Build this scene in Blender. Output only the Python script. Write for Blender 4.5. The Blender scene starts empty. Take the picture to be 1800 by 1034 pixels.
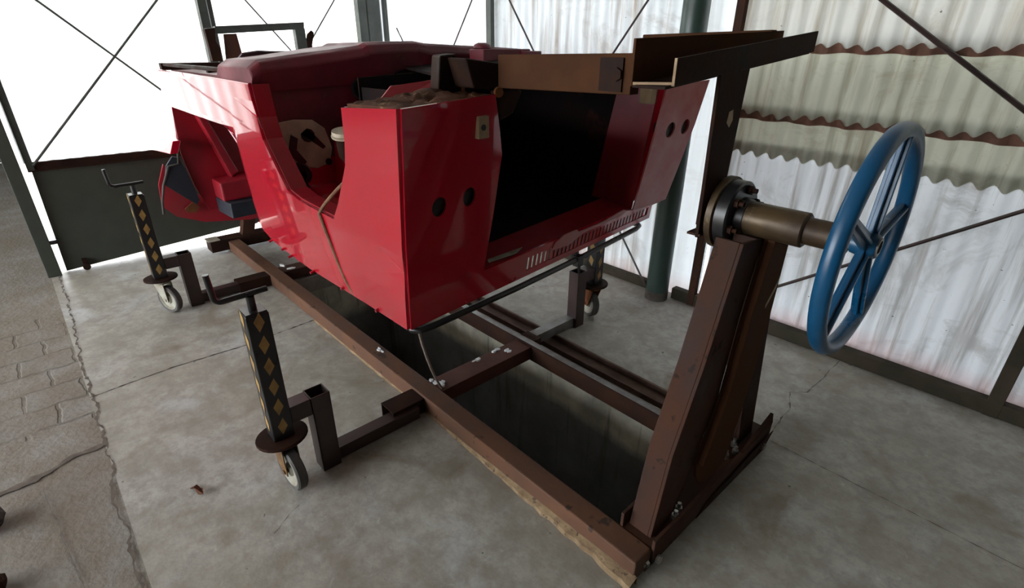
import bpy, bmesh, math, random
from mathutils import Vector, Matrix
random.seed(7)
S = bpy.context.scene
COL = S.collection

# ------------------------------------------------------------------ camera
def setup_camera():
    f, pitch, roll, yaw = 919.24, math.radians(25.5637), math.radians(-0.4574), math.radians(137.0335)
    cp, sp = math.cos(pitch), math.sin(pitch)
    fw = Vector((math.cos(yaw)*cp, math.sin(yaw)*cp, -sp))
    r = Vector((math.sin(yaw), -math.cos(yaw), 0))
    d = fw.cross(r)
    c, s = math.cos(roll), math.sin(roll)
    r2 = c*r + s*d
    d2 = -s*r + c*d
    cam = bpy.data.cameras.new('camera')
    cam.sensor_fit = 'HORIZONTAL'; cam.sensor_width = 36.0
    cam.lens = f/1800*36.0
    cam.clip_start = 0.02; cam.clip_end = 200
    o = bpy.data.objects.new('camera', cam); COL.objects.link(o)
    m = Matrix((r2, -d2, -fw)).transposed().to_4x4()
    m.translation = Vector((0, 0, 1.6))
    o.matrix_world = m
    S.camera = o
setup_camera()

# ------------------------------------------------------------------ light
w = bpy.data.worlds.new('world'); S.world = w; w.use_nodes = True
bg = w.node_tree.nodes['Background']
bg.inputs[0].default_value = (0.90, 0.95, 1.0, 1); bg.inputs[1].default_value = 7.0
sun = bpy.data.lights.new('sun', 'SUN'); sun.energy = 5.0; sun.angle = 0.02; sun.color = (1.0, .96, .9)
so = bpy.data.objects.new('sun', sun); COL.objects.link(so)
so.rotation_euler = Vector((0.62, 0.30, -0.86)).to_track_quat('-Z', 'Y').to_euler()
S.view_settings.view_transform = 'Standard'; S.view_settings.look = 'None'
S.view_settings.gamma = 1.0; S.view_settings.use_curve_mapping = False
S.view_settings.exposure = 0.86

# ------------------------------------------------------------------ materials
class NT:
    def __init__(s, name):
        s.m = bpy.data.materials.new(name); s.m.use_nodes = True
        s.t = s.m.node_tree; s.n = s.t.nodes; s.l = s.t.links
        s.b = s.n['Principled BSDF']; s.out = s.n['Material Output']
    def new(s, k, **kw):
        x = s.n.new(k)
        for a, v in kw.items(): setattr(x, a, v)
        return x
    def pos(s):
        if not hasattr(s, '_p'): s._p = s.new('ShaderNodeNewGeometry').outputs['Position']
        return s._p
    def scaled(s, v):
        x = s.new('ShaderNodeMapping'); x.inputs['Scale'].default_value = v
        s.l.new(s.pos(), x.inputs['Vector']); return x.outputs[0]
    def noise(s, scale, detail=4, rough=.55, vec=None, dist=0.0):
        x = s.new('ShaderNodeTexNoise'); x.inputs['Scale'].default_value = scale
        x.inputs['Detail'].default_value = detail; x.inputs['Roughness'].default_value = rough
        x.inputs['Distortion'].default_value = dist
        s.l.new(vec if vec else s.pos(), x.inputs['Vector']); return x.outputs['Fac']
    def ramp(s, fac, stops):
        x = s.new('ShaderNodeValToRGB'); e = x.color_ramp.elements
        while len(e) < len(stops): e.new(0.5)
        for i, (p, c) in enumerate(stops):
            e[i].position = p
            e[i].color = (c, c, c, 1) if isinstance(c, (int, float)) else (*c, 1)
        s.l.new(fac, x.inputs[0]); return x.outputs[0]
    def mix(s, fac, a, b, mode='MIX'):
        x = s.new('ShaderNodeMix', data_type='RGBA', blend_type=mode)
        for i, v in ((0, fac), (6, a), (7, b)):
            if isinstance(v, (int, float)): x.inputs[i].default_value = v
            elif isinstance(v, tuple): x.inputs[i].default_value = (*v, 1)
            else: s.l.new(v, x.inputs[i])
        return x.outputs[2]
    def math(s, op, a, b=0.0, c=0.0):
        x = s.new('ShaderNodeMath', operation=op)
        for i, v in enumerate((a, b, c)):
            if isinstance(v, (int, float)): x.inputs[i].default_value = v
            else: s.l.new(v, x.inputs[i])
        return x.outputs[0]
    def xyz(s):
        if not hasattr(s, '_x'):
            x = s.new('ShaderNodeSeparateXYZ'); s.l.new(s.pos(), x.inputs[0]); s._x = x.outputs
        return s._x
    def bump(s, h, strength=.3, dist=.005):
        x = s.new('ShaderNodeBump'); x.inputs['Strength'].default_value = strength
        x.inputs['Distance'].default_value = dist
        s.l.new(h, x.inputs['Height']); s.l.new(x.outputs[0], s.b.inputs['Normal'])
    def set(s, **kw):
        for k, v in kw.items():
            i = s.b.inputs[k.replace('_', ' ')]
            if isinstance(v, tuple): i.default_value = (*v, 1)
            elif isinstance(v, (int, float)): i.default_value = v
            else: s.l.new(v, i)
        return s

def paint(name, c, c2=None, rough=.3, metal=0.0, coat=0.0, scale=6, bump=0.0, spots=None, spec=.5):
    t = NT(name)
    if c2 is None: c2 = tuple(x*.8 for x in c)
    n = t.noise(scale, 6)
    col = t.mix(t.ramp(n, [(.35, 0.0), (.65, 1.0)]), c, c2)
    if spots:
        sc, thr, sc_col = spots
        col = t.mix(t.ramp(t.noise(sc, 5, .6), [(thr, 0.0), (thr+.05, 1.0)]), col, sc_col)
    t.set(Base_Color=col, Roughness=t.ramp(n, [(.3, rough*.8), (.7, min(1, rough*1.25))]), Metallic=metal)
    t.b.inputs['Specular IOR Level'].default_value = spec
    if coat: t.set(Coat_Weight=coat, Coat_Roughness=.03, Coat_IOR=1.65)
    if bump: t.bump(t.noise(scale*6, 5), bump, .003)
    return t.m

M = {}
M['red'] = paint('red_gloss_paint', (.44, .006, .022), (.39, .005, .019), rough=.22, coat=1.0, scale=1.5, spec=.2)
M['red_dust'] = paint('dusty_red_paint', (.36, .006, .02), (.30, .02, .03), rough=.35, coat=.3, scale=4)
M['red_pan'] = paint('dull_red_underbody', (.16, .010, .022), (.09, .012, .018), rough=.55, scale=5, bump=.2, spots=(9, .62, (.10, .035, .02)))
def sanded():
    t = NT('scuffed_red_paint')
    v = t.new('ShaderNodeMapping'); v.inputs['Rotation'].default_value = (math.radians(38), 0, 0); v.inputs['Scale'].default_value = (4, 3, 22)
    t.l.new(t.pos(), v.inputs[0])
    st = t.noise(1.6, 6, .65, v.outputs[0])
    bl = t.noise(5.5, 5, .6, dist=.6)
    m = t.math('MULTIPLY', t.ramp(st, [(.40, .15), (.56, 1.0)]), t.ramp(bl, [(.36, .15), (.52, 1.0)]))
    t.set(Base_Color=t.mix(m, (.40, .045, .065), (.74, .52, .56)), Roughness=.45)
    return t.m
M['red_sanded'] = sanded()
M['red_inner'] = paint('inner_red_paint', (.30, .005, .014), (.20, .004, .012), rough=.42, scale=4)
M['chip'] = paint('pale_chip', (.52, .30, .32), (.40, .16, .18), rough=.6, scale=30)
M['red_sanded'] = paint('scuffed_red_paint', (.36, .05, .055), (.42, .17, .17), rough=.4, scale=5)
M['dark_bay'] = paint('bay_shade_black', (.010, .009, .010), (.018, .010, .009), rough=.7, scale=6, spots=(3.2, .60, (.035, .013, .012)), spec=.03)  # near black: shade deep in the engine bay put into the colour
M['rust_rail'] = paint('rusty_rail_steel', (.085, .045, .030), (.125, .060, .034), rough=.6, scale=7, bump=.35, spots=(14, .62, (.05, .032, .024)), spec=.14)
M['rust'] = paint('rusty_steel', (.038, .019, .014), (.062, .027, .016), rough=.75, scale=7, bump=.35, spots=(14, .62, (.024, .016, .013)), spec=.14)
M['rust_arm'] = paint('brown_rust_steel', (.055, .024, .013), (.075, .034, .017), rough=.75, scale=7, bump=.35, spec=.03)
M['rust_dark'] = paint('dark_rusty_steel', (.020, .012, .010), (.036, .017, .011), rough=.55, metal=0.0, scale=8, bump=.3, spec=.03)
M['rust_red'] = paint('red_oxide_steel', (.090, .032, .022), (.065, .029, .020), rough=.55, scale=6, bump=.25, spec=.14)
M['rust_orange'] = paint('orange_rust', (.20, .070, .025), (.12, .045, .02), rough=.7, scale=14, bump=.3, spec=.1)
M['mill'] = paint('grey_mill_steel', (.22, .22, .21), (.13, .11, .095), rough=.42, metal=.5, scale=10, bump=.2)
M['oily'] = paint('oily_brown_steel', (.085, .055, .026), (.040, .024, .014), rough=.45, metal=.25, scale=9, bump=.25, spots=(16, .6, (.12, .085, .035)), spec=.35)
M['black'] = paint('black_paint', (.009, .009, .010), (.016, .014, .014), rough=.32, scale=9, bump=.1)
M['black_brown'] = paint('worn_black_tube', (.022, .014, .013), (.045, .021, .017), rough=.38, scale=5, bump=.15)
M['yellow'] = paint('yellow_warning_paint', (.36, .225, .06), (.26, .15, .045), rough=.55, scale=25)
M['blue'] = paint('blue_wheel_paint', (.004, .066, .155), (.004, .052, .120), rough=.33, scale=8, bump=.08, spots=(11, .70, (.14, .20, .26)))
M['rubber'] = paint('grey_rubber', (.07, .062, .055), (.05, .045, .04), rough=.7, scale=12)
M['hub'] = paint('grey_wheel_hub', (.34, .33, .27), (.22, .19, .14), rough=.5, scale=14)
M['green_col'] = paint('green_column_paint', (.028, .055, .045), (.022, .042, .032), rough=.42, scale=6, bump=.05, spots=(18, .70, (.09, .09, .07)))
M['olive'] = paint('olive_door_paint', (.040, .046, .034), (.033, .037, .028), rough=.55, scale=5)
M['frame_green'] = paint('grey_green_frame', (.05, .06, .05), (.035, .04, .035), rough=.5, scale=9, spots=(20, .66, (.08, .05, .035)))
M['brown_rail'] = paint('brown_sill_steel', (.055, .04, .028), (.035, .033, .022), rough=.7, scale=9, bump=.3, spec=.14)
M['bare'] = paint('bare_grey_metal', (.46, .39, .28), (.30, .25, .18), rough=.6, scale=9, bump=.15)
M['dirt'] = paint('caked_mud', (.12, .055, .035), (.075, .036, .025), rough=.9, scale=14, bump=.8, spots=(26, .60, (.24, .16, .08)), spec=.03)
M['tan'] = paint('tan_wood_block', (.38, .26, .15), (.28, .18, .10), rough=.7, scale=20)
M['rope'] = paint('brown_rope', (.22, .10, .05), (.15, .075, .04), rough=.85, scale=60, bump=.5)
M['rope_grey'] = paint('greyish_rope', (.26, .20, .16), (.2, .15, .12), rough=.85, scale=60, bump=.5)
M['slate'] = paint('dark_slate_vinyl', (.018, .024, .034), (.012, .014, .022), rough=.5, scale=6)
M['white_mark'] = paint('white_paint_spatter', (.75, .75, .73), (.55, .55, .55), rough=.6, scale=30)
M['fork_worn'] = paint('worn_orange_fork', (.16, .085, .03), (.07, .04, .025), rough=.7, scale=14, bump=.3, spec=.2)
M['bolt'] = paint('zinc_bolt', (.42, .41, .38), (.2, .17, .14), rough=.35, metal=.7, scale=40)
M['mortar'] = paint('yellow_rough_mortar', (.25, .17, .09), (.15, .095, .05), rough=.95, scale=22, bump=1.0, spots=(38, .60, (.07, .045, .03)))
M['shed'] = paint('shed_grey', (.06, .057, .053), (.045, .042, .04), rough=.8, scale=2)
M['ground'] = paint('sunlit_ground', (.42, .39, .33), (.35, .32, .27), rough=.95, scale=2)

def concrete():
    t = NT('worn_concrete')
    x = t.xyz()
    big = t.noise(1.15, 6, .6)
    mid = t.noise(5.5, 8, .62)
    fine = t.noise(60, 4, .6)
    col = t.mix(t.ramp(big, [(.36, 0.0), (.62, 1.0)]), (.325, .295, .24), (.42, .405, .37))
    col = t.mix(t.ramp(mid, [(.36, .75), (.58, 0.0)]), col, (.225, .20, .16))
    col = t.mix(t.ramp(t.noise(16, 6, .7), [(.40, .55), (.56, 0.0)]), col, (.23, .205, .17))
    col = t.mix(t.ramp(t.noise(9, 8, .75, dist=1.5), [(.60, 0.0), (.70, .7)]), col, (.46, .455, .44))
    # worn pale, bluish patches and brown oil stains with outlines of their own
    col = t.mix(t.ramp(t.noise(2.3, 8, .7, dist=.6), [(.56, 0.0), (.68, .55)]), col, (.47, .48, .485))
    col = t.mix(t.ramp(t.noise(1.8, 6, .6, dist=1.2), [(.55, 0.0), (.72, .75)]), col, (.165, .125, .08))
    # dark drips and specks
    col = t.mix(t.ramp(t.noise(22, 2, .5), [(.735, 0.0), (.76, .75)]), col, (.06, .05, .045))
    col = t.mix(t.ramp(fine, [(.25, .25), (.5, 0.0)]), col, (.15, .14, .125))
    t.set(Base_Color=col, Roughness=t.ramp(big, [(.3, .48), (.7, .68)]))
    t.bump(t.math('ADD', t.math('MULTIPLY', fine, .35), mid), .28, .008)
    return t.m
M['concrete'] = concrete()

def apron():
    t = NT('worn_brick_apron')
    x = t.xyz()
    warp = t.noise(7, 4)
    big = t.noise(1.3, 6, .6)
    col = t.mix(t.ramp(big, [(.36, 0.0), (.62, 1.0)]), (.175, .15, .118), (.25, .235, .21))
    col = t.mix(t.ramp(t.noise(6, 8, .65), [(.4, .6), (.6, 0.0)]), col, (.16, .125, .085))
    br = t.new('ShaderNodeTexBrick'); br.offset = .5
    br.inputs['Scale'].default_value = 1.0; br.inputs['Mortar Size'].default_value = .012
    br.inputs['Mortar Smooth'].default_value = .6
    br.inputs['Brick Width'].default_value = .24; br.inputs['Row Height'].default_value = .20
    mp = t.new('ShaderNodeMapping'); mp.inputs['Rotation'].default_value = (0, 0, math.radians(90))
    t.l.new(t.pos(), mp.inputs[0])
    wv = t.new('ShaderNodeVectorMath', operation='ADD')
    t.l.new(mp.outputs[0], wv.inputs[0])
    sc = t.new('ShaderNodeVectorMath', operation='SCALE'); sc.inputs['Scale'].default_value = .05
    nz = t.new('ShaderNodeTexNoise'); nz.inputs['Scale'].default_value = 9; t.l.new(t.pos(), nz.inputs['Vector'])
    t.l.new(nz.outputs['Color'], sc.inputs[0]); t.l.new(sc.outputs[0], wv.inputs[1])
    t.l.new(wv.outputs[0], br.inputs['Vector'])
    # pavers show only on the worn strip between the cross crack and the door
    band = t.math('MULTIPLY', t.math('LESS_THAN', x[0], -2.78), t.math('GREATER_THAN', x[0], -4.2))
    band = t.math('MULTIPLY', band, t.ramp(t.noise(4, 4), [(.35, .25), (.55, 1.0)]))
    col = t.mix(t.math('MULTIPLY', br.outputs['Fac'], t.math('MULTIPLY', band, .6)), col, (.10, .08, .06))
    t.set(Base_Color=col, Roughness=.85)
    t.bump(t.math('SUBTRACT', t.noise(40, 6), t.math('MULTIPLY', t.math('MULTIPLY', br.outputs['Fac'], band), 1.2)), .5, .008)
    return t.m
M['apron'] = apron()

def pitwall():
    t = NT('stained_pit_concrete')
    x = t.xyz()
    n = t.noise(4, 6, .6)
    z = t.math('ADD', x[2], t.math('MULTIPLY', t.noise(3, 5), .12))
    col = t.mix(t.ramp(t.math('ADD', z, 1.0), [(.62, 0.0), (.69, 1.0)]), (.24, .25, .25), (.72, .69, .56))  # paler above, darker below an uneven stain line
    col = t.mix(t.ramp(n, [(.4, .5), (.65, 0.0)]), col, (.10, .095, .08))
    st = t.noise(3, 5, .6, t.scaled((4, 4, .35)))
    col = t.mix(t.ramp(st, [(.56, 0.0), (.66, .6)]), col, (.09, .075, .055))
    t.set(Base_Color=col, Roughness=.7); t.bump(t.noise(30, 5), .3, .006)
    return t.m
M['pit'] = pitwall()

def sheet(name, base, stain, rust, amt, transl=.35, rough=.5):
    t = NT(name)
    x = t.xyz()
    streak = t.noise(2.2, 6, .6, t.scaled((7, 7, .45)))
    blot = t.noise(2.6, 7, .65, dist=.5)
    col = t.mix(t.ramp(streak, [(.50, 0.0), (.72, amt)]), base, stain)
    col = t.mix(t.ramp(blot, [(.55, 0.0), (.70, amt*.8)]), col, tuple(.75*b+.25*s for b, s in zip(base, stain)))
    col = t.mix(t.ramp(t.noise(1.7, 8, .7, t.scaled((1, 1, 1.6)), 1.0), [(.52, 0.0), (.66, amt)]), col, tuple(.45*b+.55*s for b, s in zip(base, stain)))
    # rust creeping up from the sheet foot
    foot = t.math('ADD', x[2], t.math('MULTIPLY', t.noise(3.5, 5), .16))
    col = t.mix(t.ramp(foot, [(.12, .45), (.26, 0.0)]), col, rust)
    spk = t.noise(34, 2, .5, t.scaled((1, 1, 1.8)))
    col = t.mix(t.ramp(spk, [(.765, 0.0), (.78, .9)]), col, (.06, .045, .035))
    t.set(Base_Color=col, Roughness=rough)
    t.b.inputs['Specular IOR Level'].default_value = .5
    tr = t.new('ShaderNodeBsdfTranslucent'); t.l.new(col, tr.inputs[0])
    mx = t.new('ShaderNodeMixShader'); mx.inputs[0].default_value = transl
    t.l.new(t.b.outputs[0], mx.inputs[1]); t.l.new(tr.outputs[0], mx.inputs[2])
    t.l.new(mx.outputs[0], t.out.inputs[0])
    return t.m
M['sheet_door'] = sheet('translucent_door_sheet', (.88, .90, .88), (.75, .70, .55), (.6, .5, .2), .35, .42)
M['sheet'] = sheet('pale_wall_sheet', (.56, .595, .615), (.22, .17, .12), (.36, .18, .13), .85, .09)
M['sheet_white'] = sheet('clean_white_sheet', (.72, .76, .79), (.42, .38, .33), (.5, .30, .28), .55, .12)
M['sheet_green'] = sheet('stained_greenish_sheet', (.35, .355, .285), (.16, .125, .08), (.4, .2, .15), .95, .06)
M['sheet_top'] = sheet('stained_upper_sheet', (.50, .50, .46), (.26, .21, .14), (.4, .2, .15), .85, .07)
M['sheet_low'] = sheet('mottled_low_sheet', (.55, .575, .60), (.17, .145, .115), (.42, .17, .15), .95, .06)
M['rust_edge'] = paint('rusted_sheet_edge', (.17, .075, .045), (.10, .05, .035), rough=.8, scale=12, bump=.3)

# ------------------------------------------------------------------ mesh helpers
class MB:
    def __init__(s): s.v = []; s.f = []; s.mi = []; s.sm = []
    def add(s, vs, fs, mi=0, smooth=False):
        b = len(s.v); s.v += [tuple(v) for v in vs]
        for f in fs: s.f.append([b+i for i in f]); s.mi.append(mi); s.sm.append(smooth)
        return s
    def box(s, c, d, rot=None, mi=0):
        vs = [Vector((x*d[0]/2, y*d[1]/2, z*d[2]/2)) for x in (-1, 1) for y in (-1, 1) for z in (-1, 1)]
        if rot is not None: vs = [rot @ v for v in vs]
        vs = [v+Vector(c) for v in vs]
        return s.add(vs, [(0, 1, 3, 2), (4, 6, 7, 5), (0, 4, 5, 1), (2, 3, 7, 6), (0, 2, 6, 4), (1, 5, 7, 3)], mi)
    def bx(s, x0, x1, y0, y1, z0, z1, mi=0):
        return s.box(((x0+x1)/2, (y0+y1)/2, (z0+z1)/2), (abs(x1-x0), abs(y1-y0), abs(z1-z0)), None, mi)
    def prism(s, pts, off, mi=0):
        p = [Vector(q) for q in pts]; o = Vector(off); n = len(p)
        vs = p+[q+o for q in p]
        fs = [tuple(range(n))[::-1], tuple(range(n, 2*n))]+[(i, (i+1) % n, n+(i+1) % n, n+i) for i in range(n)]
        return s.add(vs, fs, mi)
    def beam(s, a, b, wv, hv, mi=0):
        """solid bar from a to b; wv, hv = full section vectors centred on the axis"""
        a, b, wv, hv = Vector(a), Vector(b), Vector(wv)/2, Vector(hv)/2
        q = [-wv-hv, wv-hv, wv+hv, -wv+hv]
        return s.prism([a+x for x in q], b-a, mi)
    def tube(s, pts, r, n=10, mi=0, cap=True):
        p = [Vector(q) for q in pts]; rings = []
        t0 = (p[1]-p[0]).normalized()
        up = Vector((0, 0, 1)) if abs(t0.z) < .9 else Vector((1, 0, 0))
        nn = (up-t0*up.dot(t0)).normalized()
        for i, q in enumerate(p):
            t = (p[min(i+1, len(p)-1)]-p[max(i-1, 0)]).normalized()
            nn = (nn-t*nn.dot(t)).normalized(); bb = t.cross(nn)
            rr = r[i] if isinstance(r, (list, tuple)) else r
            rings.append([q+(nn*math.cos(2*math.pi*k/n)+bb*math.sin(2*math.pi*k/n))*rr for k in range(n)])
        vs = [v for g in rings for v in g]
        fs = [(i*n+k, i*n+(k+1) % n, (i+1)*n+(k+1) % n, (i+1)*n+k) for i in range(len(p)-1) for k in range(n)]
        s.add(vs, fs, mi, True)
        if cap: s.add(vs[:n], [tuple(range(n))[::-1]], mi); s.add(vs[-n:], [tuple(range(n))], mi)
        return s
    def cyl(s, a, b, r, n=24, mi=0): return s.tube([a, b], r, n, mi)
    def lathe(s, prof, origin, axis, n=48, mi=0, closed=False, smooth=True):
        """prof: list of (along, radius); closed profile loops back"""
        ax = Vector(axis).normalized(); u = ax.orthogonal().normalized(); v = ax.cross(u); o = Vector(origin)
        vs = [o+ax*a+(u*math.cos(2*math.pi*k/n)+v*math.sin(2*math.pi*k/n))*r for a, r in prof for k in range(n)]
        m = len(prof); fs = []
        for i in range(m if closed else m-1):
            j = (i+1) % m
            for k in range(n): fs.append((i*n+k, i*n+(k+1) % n, j*n+(k+1) % n, j*n+k))
        s.add(vs, fs, mi, smooth)
        return s
    def build(s, name, mats, parent=None, bevel=0.0, solid=0.0, loc=None):
        me = bpy.data.meshes.new(name)
        o = Vector(loc) if loc else Vector((0, 0, 0))
        me.from_pydata([Vector(v)-o for v in s.v], [], s.f)
        for m in (mats if isinstance(mats, (list, tuple)) else [mats]): me.materials.append(M[m] if isinstance(m, str) else m)
        me.polygons.foreach_set('material_index', s.mi); me.polygons.foreach_set('use_smooth', s.sm)
        bm = bmesh.new(); bm.from_mesh(me); bmesh.ops.recalc_face_normals(bm, faces=bm.faces); bm.to_mesh(me); bm.free()
        ob = bpy.data.objects.new(name, me); COL.objects.link(ob)
        ob.location = o
        if parent:
            ob.parent = parent
            ob.location = o-PW[parent.name] if loc or PW.get(parent.name) else o
        PW[ob.name] = o.copy()
        if solid:
            md = ob.modifiers.new('solid', 'SOLIDIFY'); md.thickness = solid; md.offset = -1
        if bevel:
            md = ob.modifiers.new('bevel', 'BEVEL'); md.width = bevel; md.segments = 2; md.limit_method = 'ANGLE'; md.angle_limit = math.radians(40)
            md.harden_normals = False
        if solid and any(s.sm):
            md = ob.modifiers.new('split', 'EDGE_SPLIT'); md.split_angle = math.radians(32)
        elif any(s.sm):
            me.set_sharp_from_angle(angle=math.radians(38))
        return ob
PW = {}
def tag(o, label=None, cat=None, group=None, kind=None):
    for k, v in (('label', label), ('category', cat), ('group', group), ('kind', kind)):
        if v: o[k] = v
    return o
def thing(name, label, cat, loc=(0, 0, 0), group=None):
    o = bpy.data.objects.new(name, None); COL.objects.link(o); o.location = loc; o.empty_display_size = .1
    PW[o.name] = Vector(loc); tag(o, label, cat, group); return o
def struct(mb, name, mat, parent=None, **kw):
    o = mb.build(name, mat, parent, **kw)
    if parent is None: o['kind'] = 'structure'
    return o
def sstruct(name, loc=(0, 0, 0)):
    o = bpy.data.objects.new(name, None); COL.objects.link(o); o.location = loc; PW[o.name] = Vector(loc); o['kind'] = 'structure'; return o
def filled(loops, to3d, thick=None):
    """2-D outline with holes -> MB with triangulated face (loops[0] outer)"""
    bm = bmesh.new(); edges = []
    for lp in loops:
        vs = [bm.verts.new((p[0], p[1], 0)) for p in lp]
        edges += [bm.edges.new((vs[i], vs[(i+1) % len(vs)])) for i in range(len(vs))]
    bmesh.ops.triangle_fill(bm, use_beauty=True, use_dissolve=False, edges=edges, normal=(0, 0, 1))
    bm.verts.index_update()
    mb = MB(); mb.add([to3d(v.co.x, v.co.y) for v in bm.verts], [tuple(v.index for v in f.verts) for f in bm.faces])
    bm.free(); return mb
def circ(cx, cy, rx, ry=None, n=20, a0=0):
    ry = ry or rx
    return [(cx+rx*math.cos(a0+2*math.pi*k/n), cy+ry*math.sin(a0+2*math.pi*k/n)) for k in range(n)]
def hexbolt(mb, c, ax, r=.012, h=.012, mi=0):
    c = Vector(c); ax = Vector(ax).normalized(); return mb.tube([c, c+ax*h], r, 6, mi)

def bolts(items, mat, parent, name='bolt'):
    for c, ax, r, h, stud in items:
        b = MB(); hexbolt(b, c, ax, r, h)
        if stud:
            a = Vector(ax).normalized(); q = Vector(c)+a*h; b.cyl(q, q+a*stud, r*.55, 10)
        b.build(name, mat, parent, loc=c)

# ================================================================== SETTING
PX0, PX1, PY0, PY1, PD = -3.68, -0.57, 1.14, 2.0, -1.35
mb = MB()
T = .12
mb.bx(-5.05, PX0, -.09, 3.2, -T, 0); mb.bx(PX1, 3.0, -.09, 3.2, -T, 0)
mb.bx(PX0, PX1, -.09, PY0, -T, 0); mb.bx(PX0, PX1, 2.09, 3.2, -T, 0)
struct(mb, 'floor', 'concrete')
mb = MB(); mb.bx(-10.6, 3.0, -5.0, -.09, -T, -.004)
struct(mb, 'floor', 'apron')
# the yard outside, with the building and pit cut out of it
mb = MB()
mb.bx(-40, -10.6, -40, 40, -.3, -.02); mb.bx(3.0, 30, -40, 40, -.3, -.02)
mb.bx(-10.6, 3.0, -40, -5.0, -.3, -.02); mb.bx(-5.05, 3.0, 3.2, 40, -.3, -.02); mb.bx(-10.6, -5.05, -.09, 40, -.3, -.02)
struct(mb, 'floor', 'ground')
# pit
mb = MB()
mb.bx(PX0, PX1, PY1, PY1+.1, PD, -.065); mb.bx(PX0, PX1, PY0-.1, PY0, PD, -T)
mb.bx(PX0-.1, PX0, PY0-.1, PY1+.1, PD, -T); mb.bx(PX1, PX1+.1, PY0-.1, PY1+.1, PD, -T)
mb.bx(PX0-.1, PX1+.1, PY0-.1, PY1+.1, PD-.1, PD)
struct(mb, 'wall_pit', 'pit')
# steel rebate round the pit
mb = MB()
mb.bx(PX0, PX1, 2.078, 2.09, -.06, .004); mb.bx(PX0, PX1, 1.985, 2.09, -.04, -.028)
mb.bx(PX0, PX1, 1.985, 1.995, -.028, -.008)
mb.bx(PX1, PX1+.012, 1.14, 2.10, -.06, .004)
M['pit_edge'] = paint('brown_pit_edge', (.17, .11, .085), (.11, .07, .055), rough=.7, scale=9, bump=.3, spec=.2)
struct(mb, 'trim_pit', 'pit_edge')
mb = MB()
segs = 60
top = []
for i in range(segs+1):
    x = -3.0+(2.45)*i/segs
    wdt = (.006+.030*max(0, (x+1.75)/1.2)) if x > -1.75 else .010
    top.append((x, 1.078-wdt*(.75+.5*random.random()), .004+(.020*max(0, (x+1.4)/.85) if x > -1.4 else 0)))
vs = []; fs = []
for i, (x, y, z) in enumerate(top): vs += [(x, y, .0005), (x, y+.004, z), (x, 1.079, z+.012+.004*random.random()), (x, 1.079, .0005)]
for i in range(segs):
    for k in range(3): fs.append((i*4+k, i*4+4+k, i*4+5+k, i*4+1+k))
mb.add(vs, fs)
struct(mb, 'trim_mortar', 'mortar')

# cracks and joints: shallow dark grooves of crumbled concrete
def crack(pts, w, jag, name='trim_crack', mat='black_brown', z=.0015):
    P = []; dr = Vector((0, 0, 0))
    for a, b in zip(pts[:-1], pts[1:]):
        a, b = Vector((*a, 0)), Vector((*b, 0)); n = max(2, int((b-a).length/.022))
        for k in range(n):
            dr = dr*.72+Vector((random.uniform(-jag, jag), random.uniform(-jag, jag), 0))*.6
            P.append(a.lerp(b, k/n)+dr)
    P.append(Vector((*pts[-1], 0)))
    vs = []; fs = []
    for i, p in enumerate(P):
        t = (P[min(i+1, len(P)-1)]-P[max(i-1, 0)]).normalized(); nn = Vector((-t.y, t.x, 0))
        ww = w*random.choice((.25, .5, .8, 1.0, 1.5))*random.uniform(.7, 1.2)
        vs += [p+nn*ww/2+Vector((0, 0, z)), p-nn*ww/2+Vector((0, 0, z))]
        if i: fs.append((2*i-2, 2*i-1, 2*i+1, 2*i))
    m = MB().add(vs, fs); return struct(m, name, mat)
M['crack'] = paint('crack_dirt', (.075, .06, .045), (.05, .04, .03), rough=.95, scale=30)
M['crack_mid'] = paint('crumbled_joint', (.13, .105, .08), (.09, .07, .055), rough=.95, scale=22)
M['crack_pale'] = paint('joint_dirt', (.17, .15, .125), (.13, .11, .09), rough=.95, scale=30)
crack([(-4.95, -.03), (-4.06, -.058), (-3.3, -.084), (-2.78, -.082), (-2.43, -.095), (-2.03, -.103), (-1.63, -.119), (-1.2, -.13)], .012, .014, mat='crack_mid')
crack([(-2.97, -.09), (-3.0, .27), (-2.975, .675), (-3.01, 1.08)], .009, .003, mat='crack')
crack([(-2.45, -.62), (-2.457, -.437), (-2.455, -.334), (-2.507, -.2), (-2.52, -.1)], .032, .016, mat='crack_mid', z=.001)
crack([(-.571, 3.08), (-.574, 2.886), (-.578, 2.614), (-.637, 2.549), (-.584, 2.40), (-.57, 2.13)], .006, .006, mat='crack_pale')
crack([(-.55, 2.105), (.31, 2.10), (1.0, 2.10)], .005, .002, mat='crack_pale')
crack([(-1.55, .28), (-1.60, .36), (-1.615, .40)], .005, .006, mat='crack_pale')
crack([(-2.37, -.31), (-1.76, -.246), (-1.4, -.22)], .006, .006, mat='crack_pale')

# --- walls of corrugated sheet
def corrugated(x0, x1, z0, z1, y, per=.085, amp=.010, along='x', top_tilt=0.0, jag=0.0):
    n = int((x1-x0)/per*8); vs = []; fs = []
    for i in range(n+1):
        u = x0+(x1-x0)*i/n; d = amp*math.sin(2*math.pi*u/per)
        for zz, yy in ((z0, y), (z1, y+top_tilt)):
            vs.append((u, yy+d, zz+(jag*math.sin(2*math.pi*u/per) if zz == z0 else 0)) if along == 'x' else (y+d, u, zz))
    for i in range(n): fs.append((2*i, 2*i+2, 2*i+3, 2*i+1))
    return MB().add(vs, fs, 0, True)
WR = sstruct('wall_right', (-2.5, 3.12, 0))
corrugated(-5.02, -3.62, .0, 3.05, 3.135).build('corrugated_sheet', 'sheet_white', WR, loc=(-4.3, 3.13, 1))
corrugated(-3.62, -1.80, .0, 3.05, 3.138).build('corrugated_sheet', 'sheet', WR, loc=(-2.7, 3.13, 1))
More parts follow.
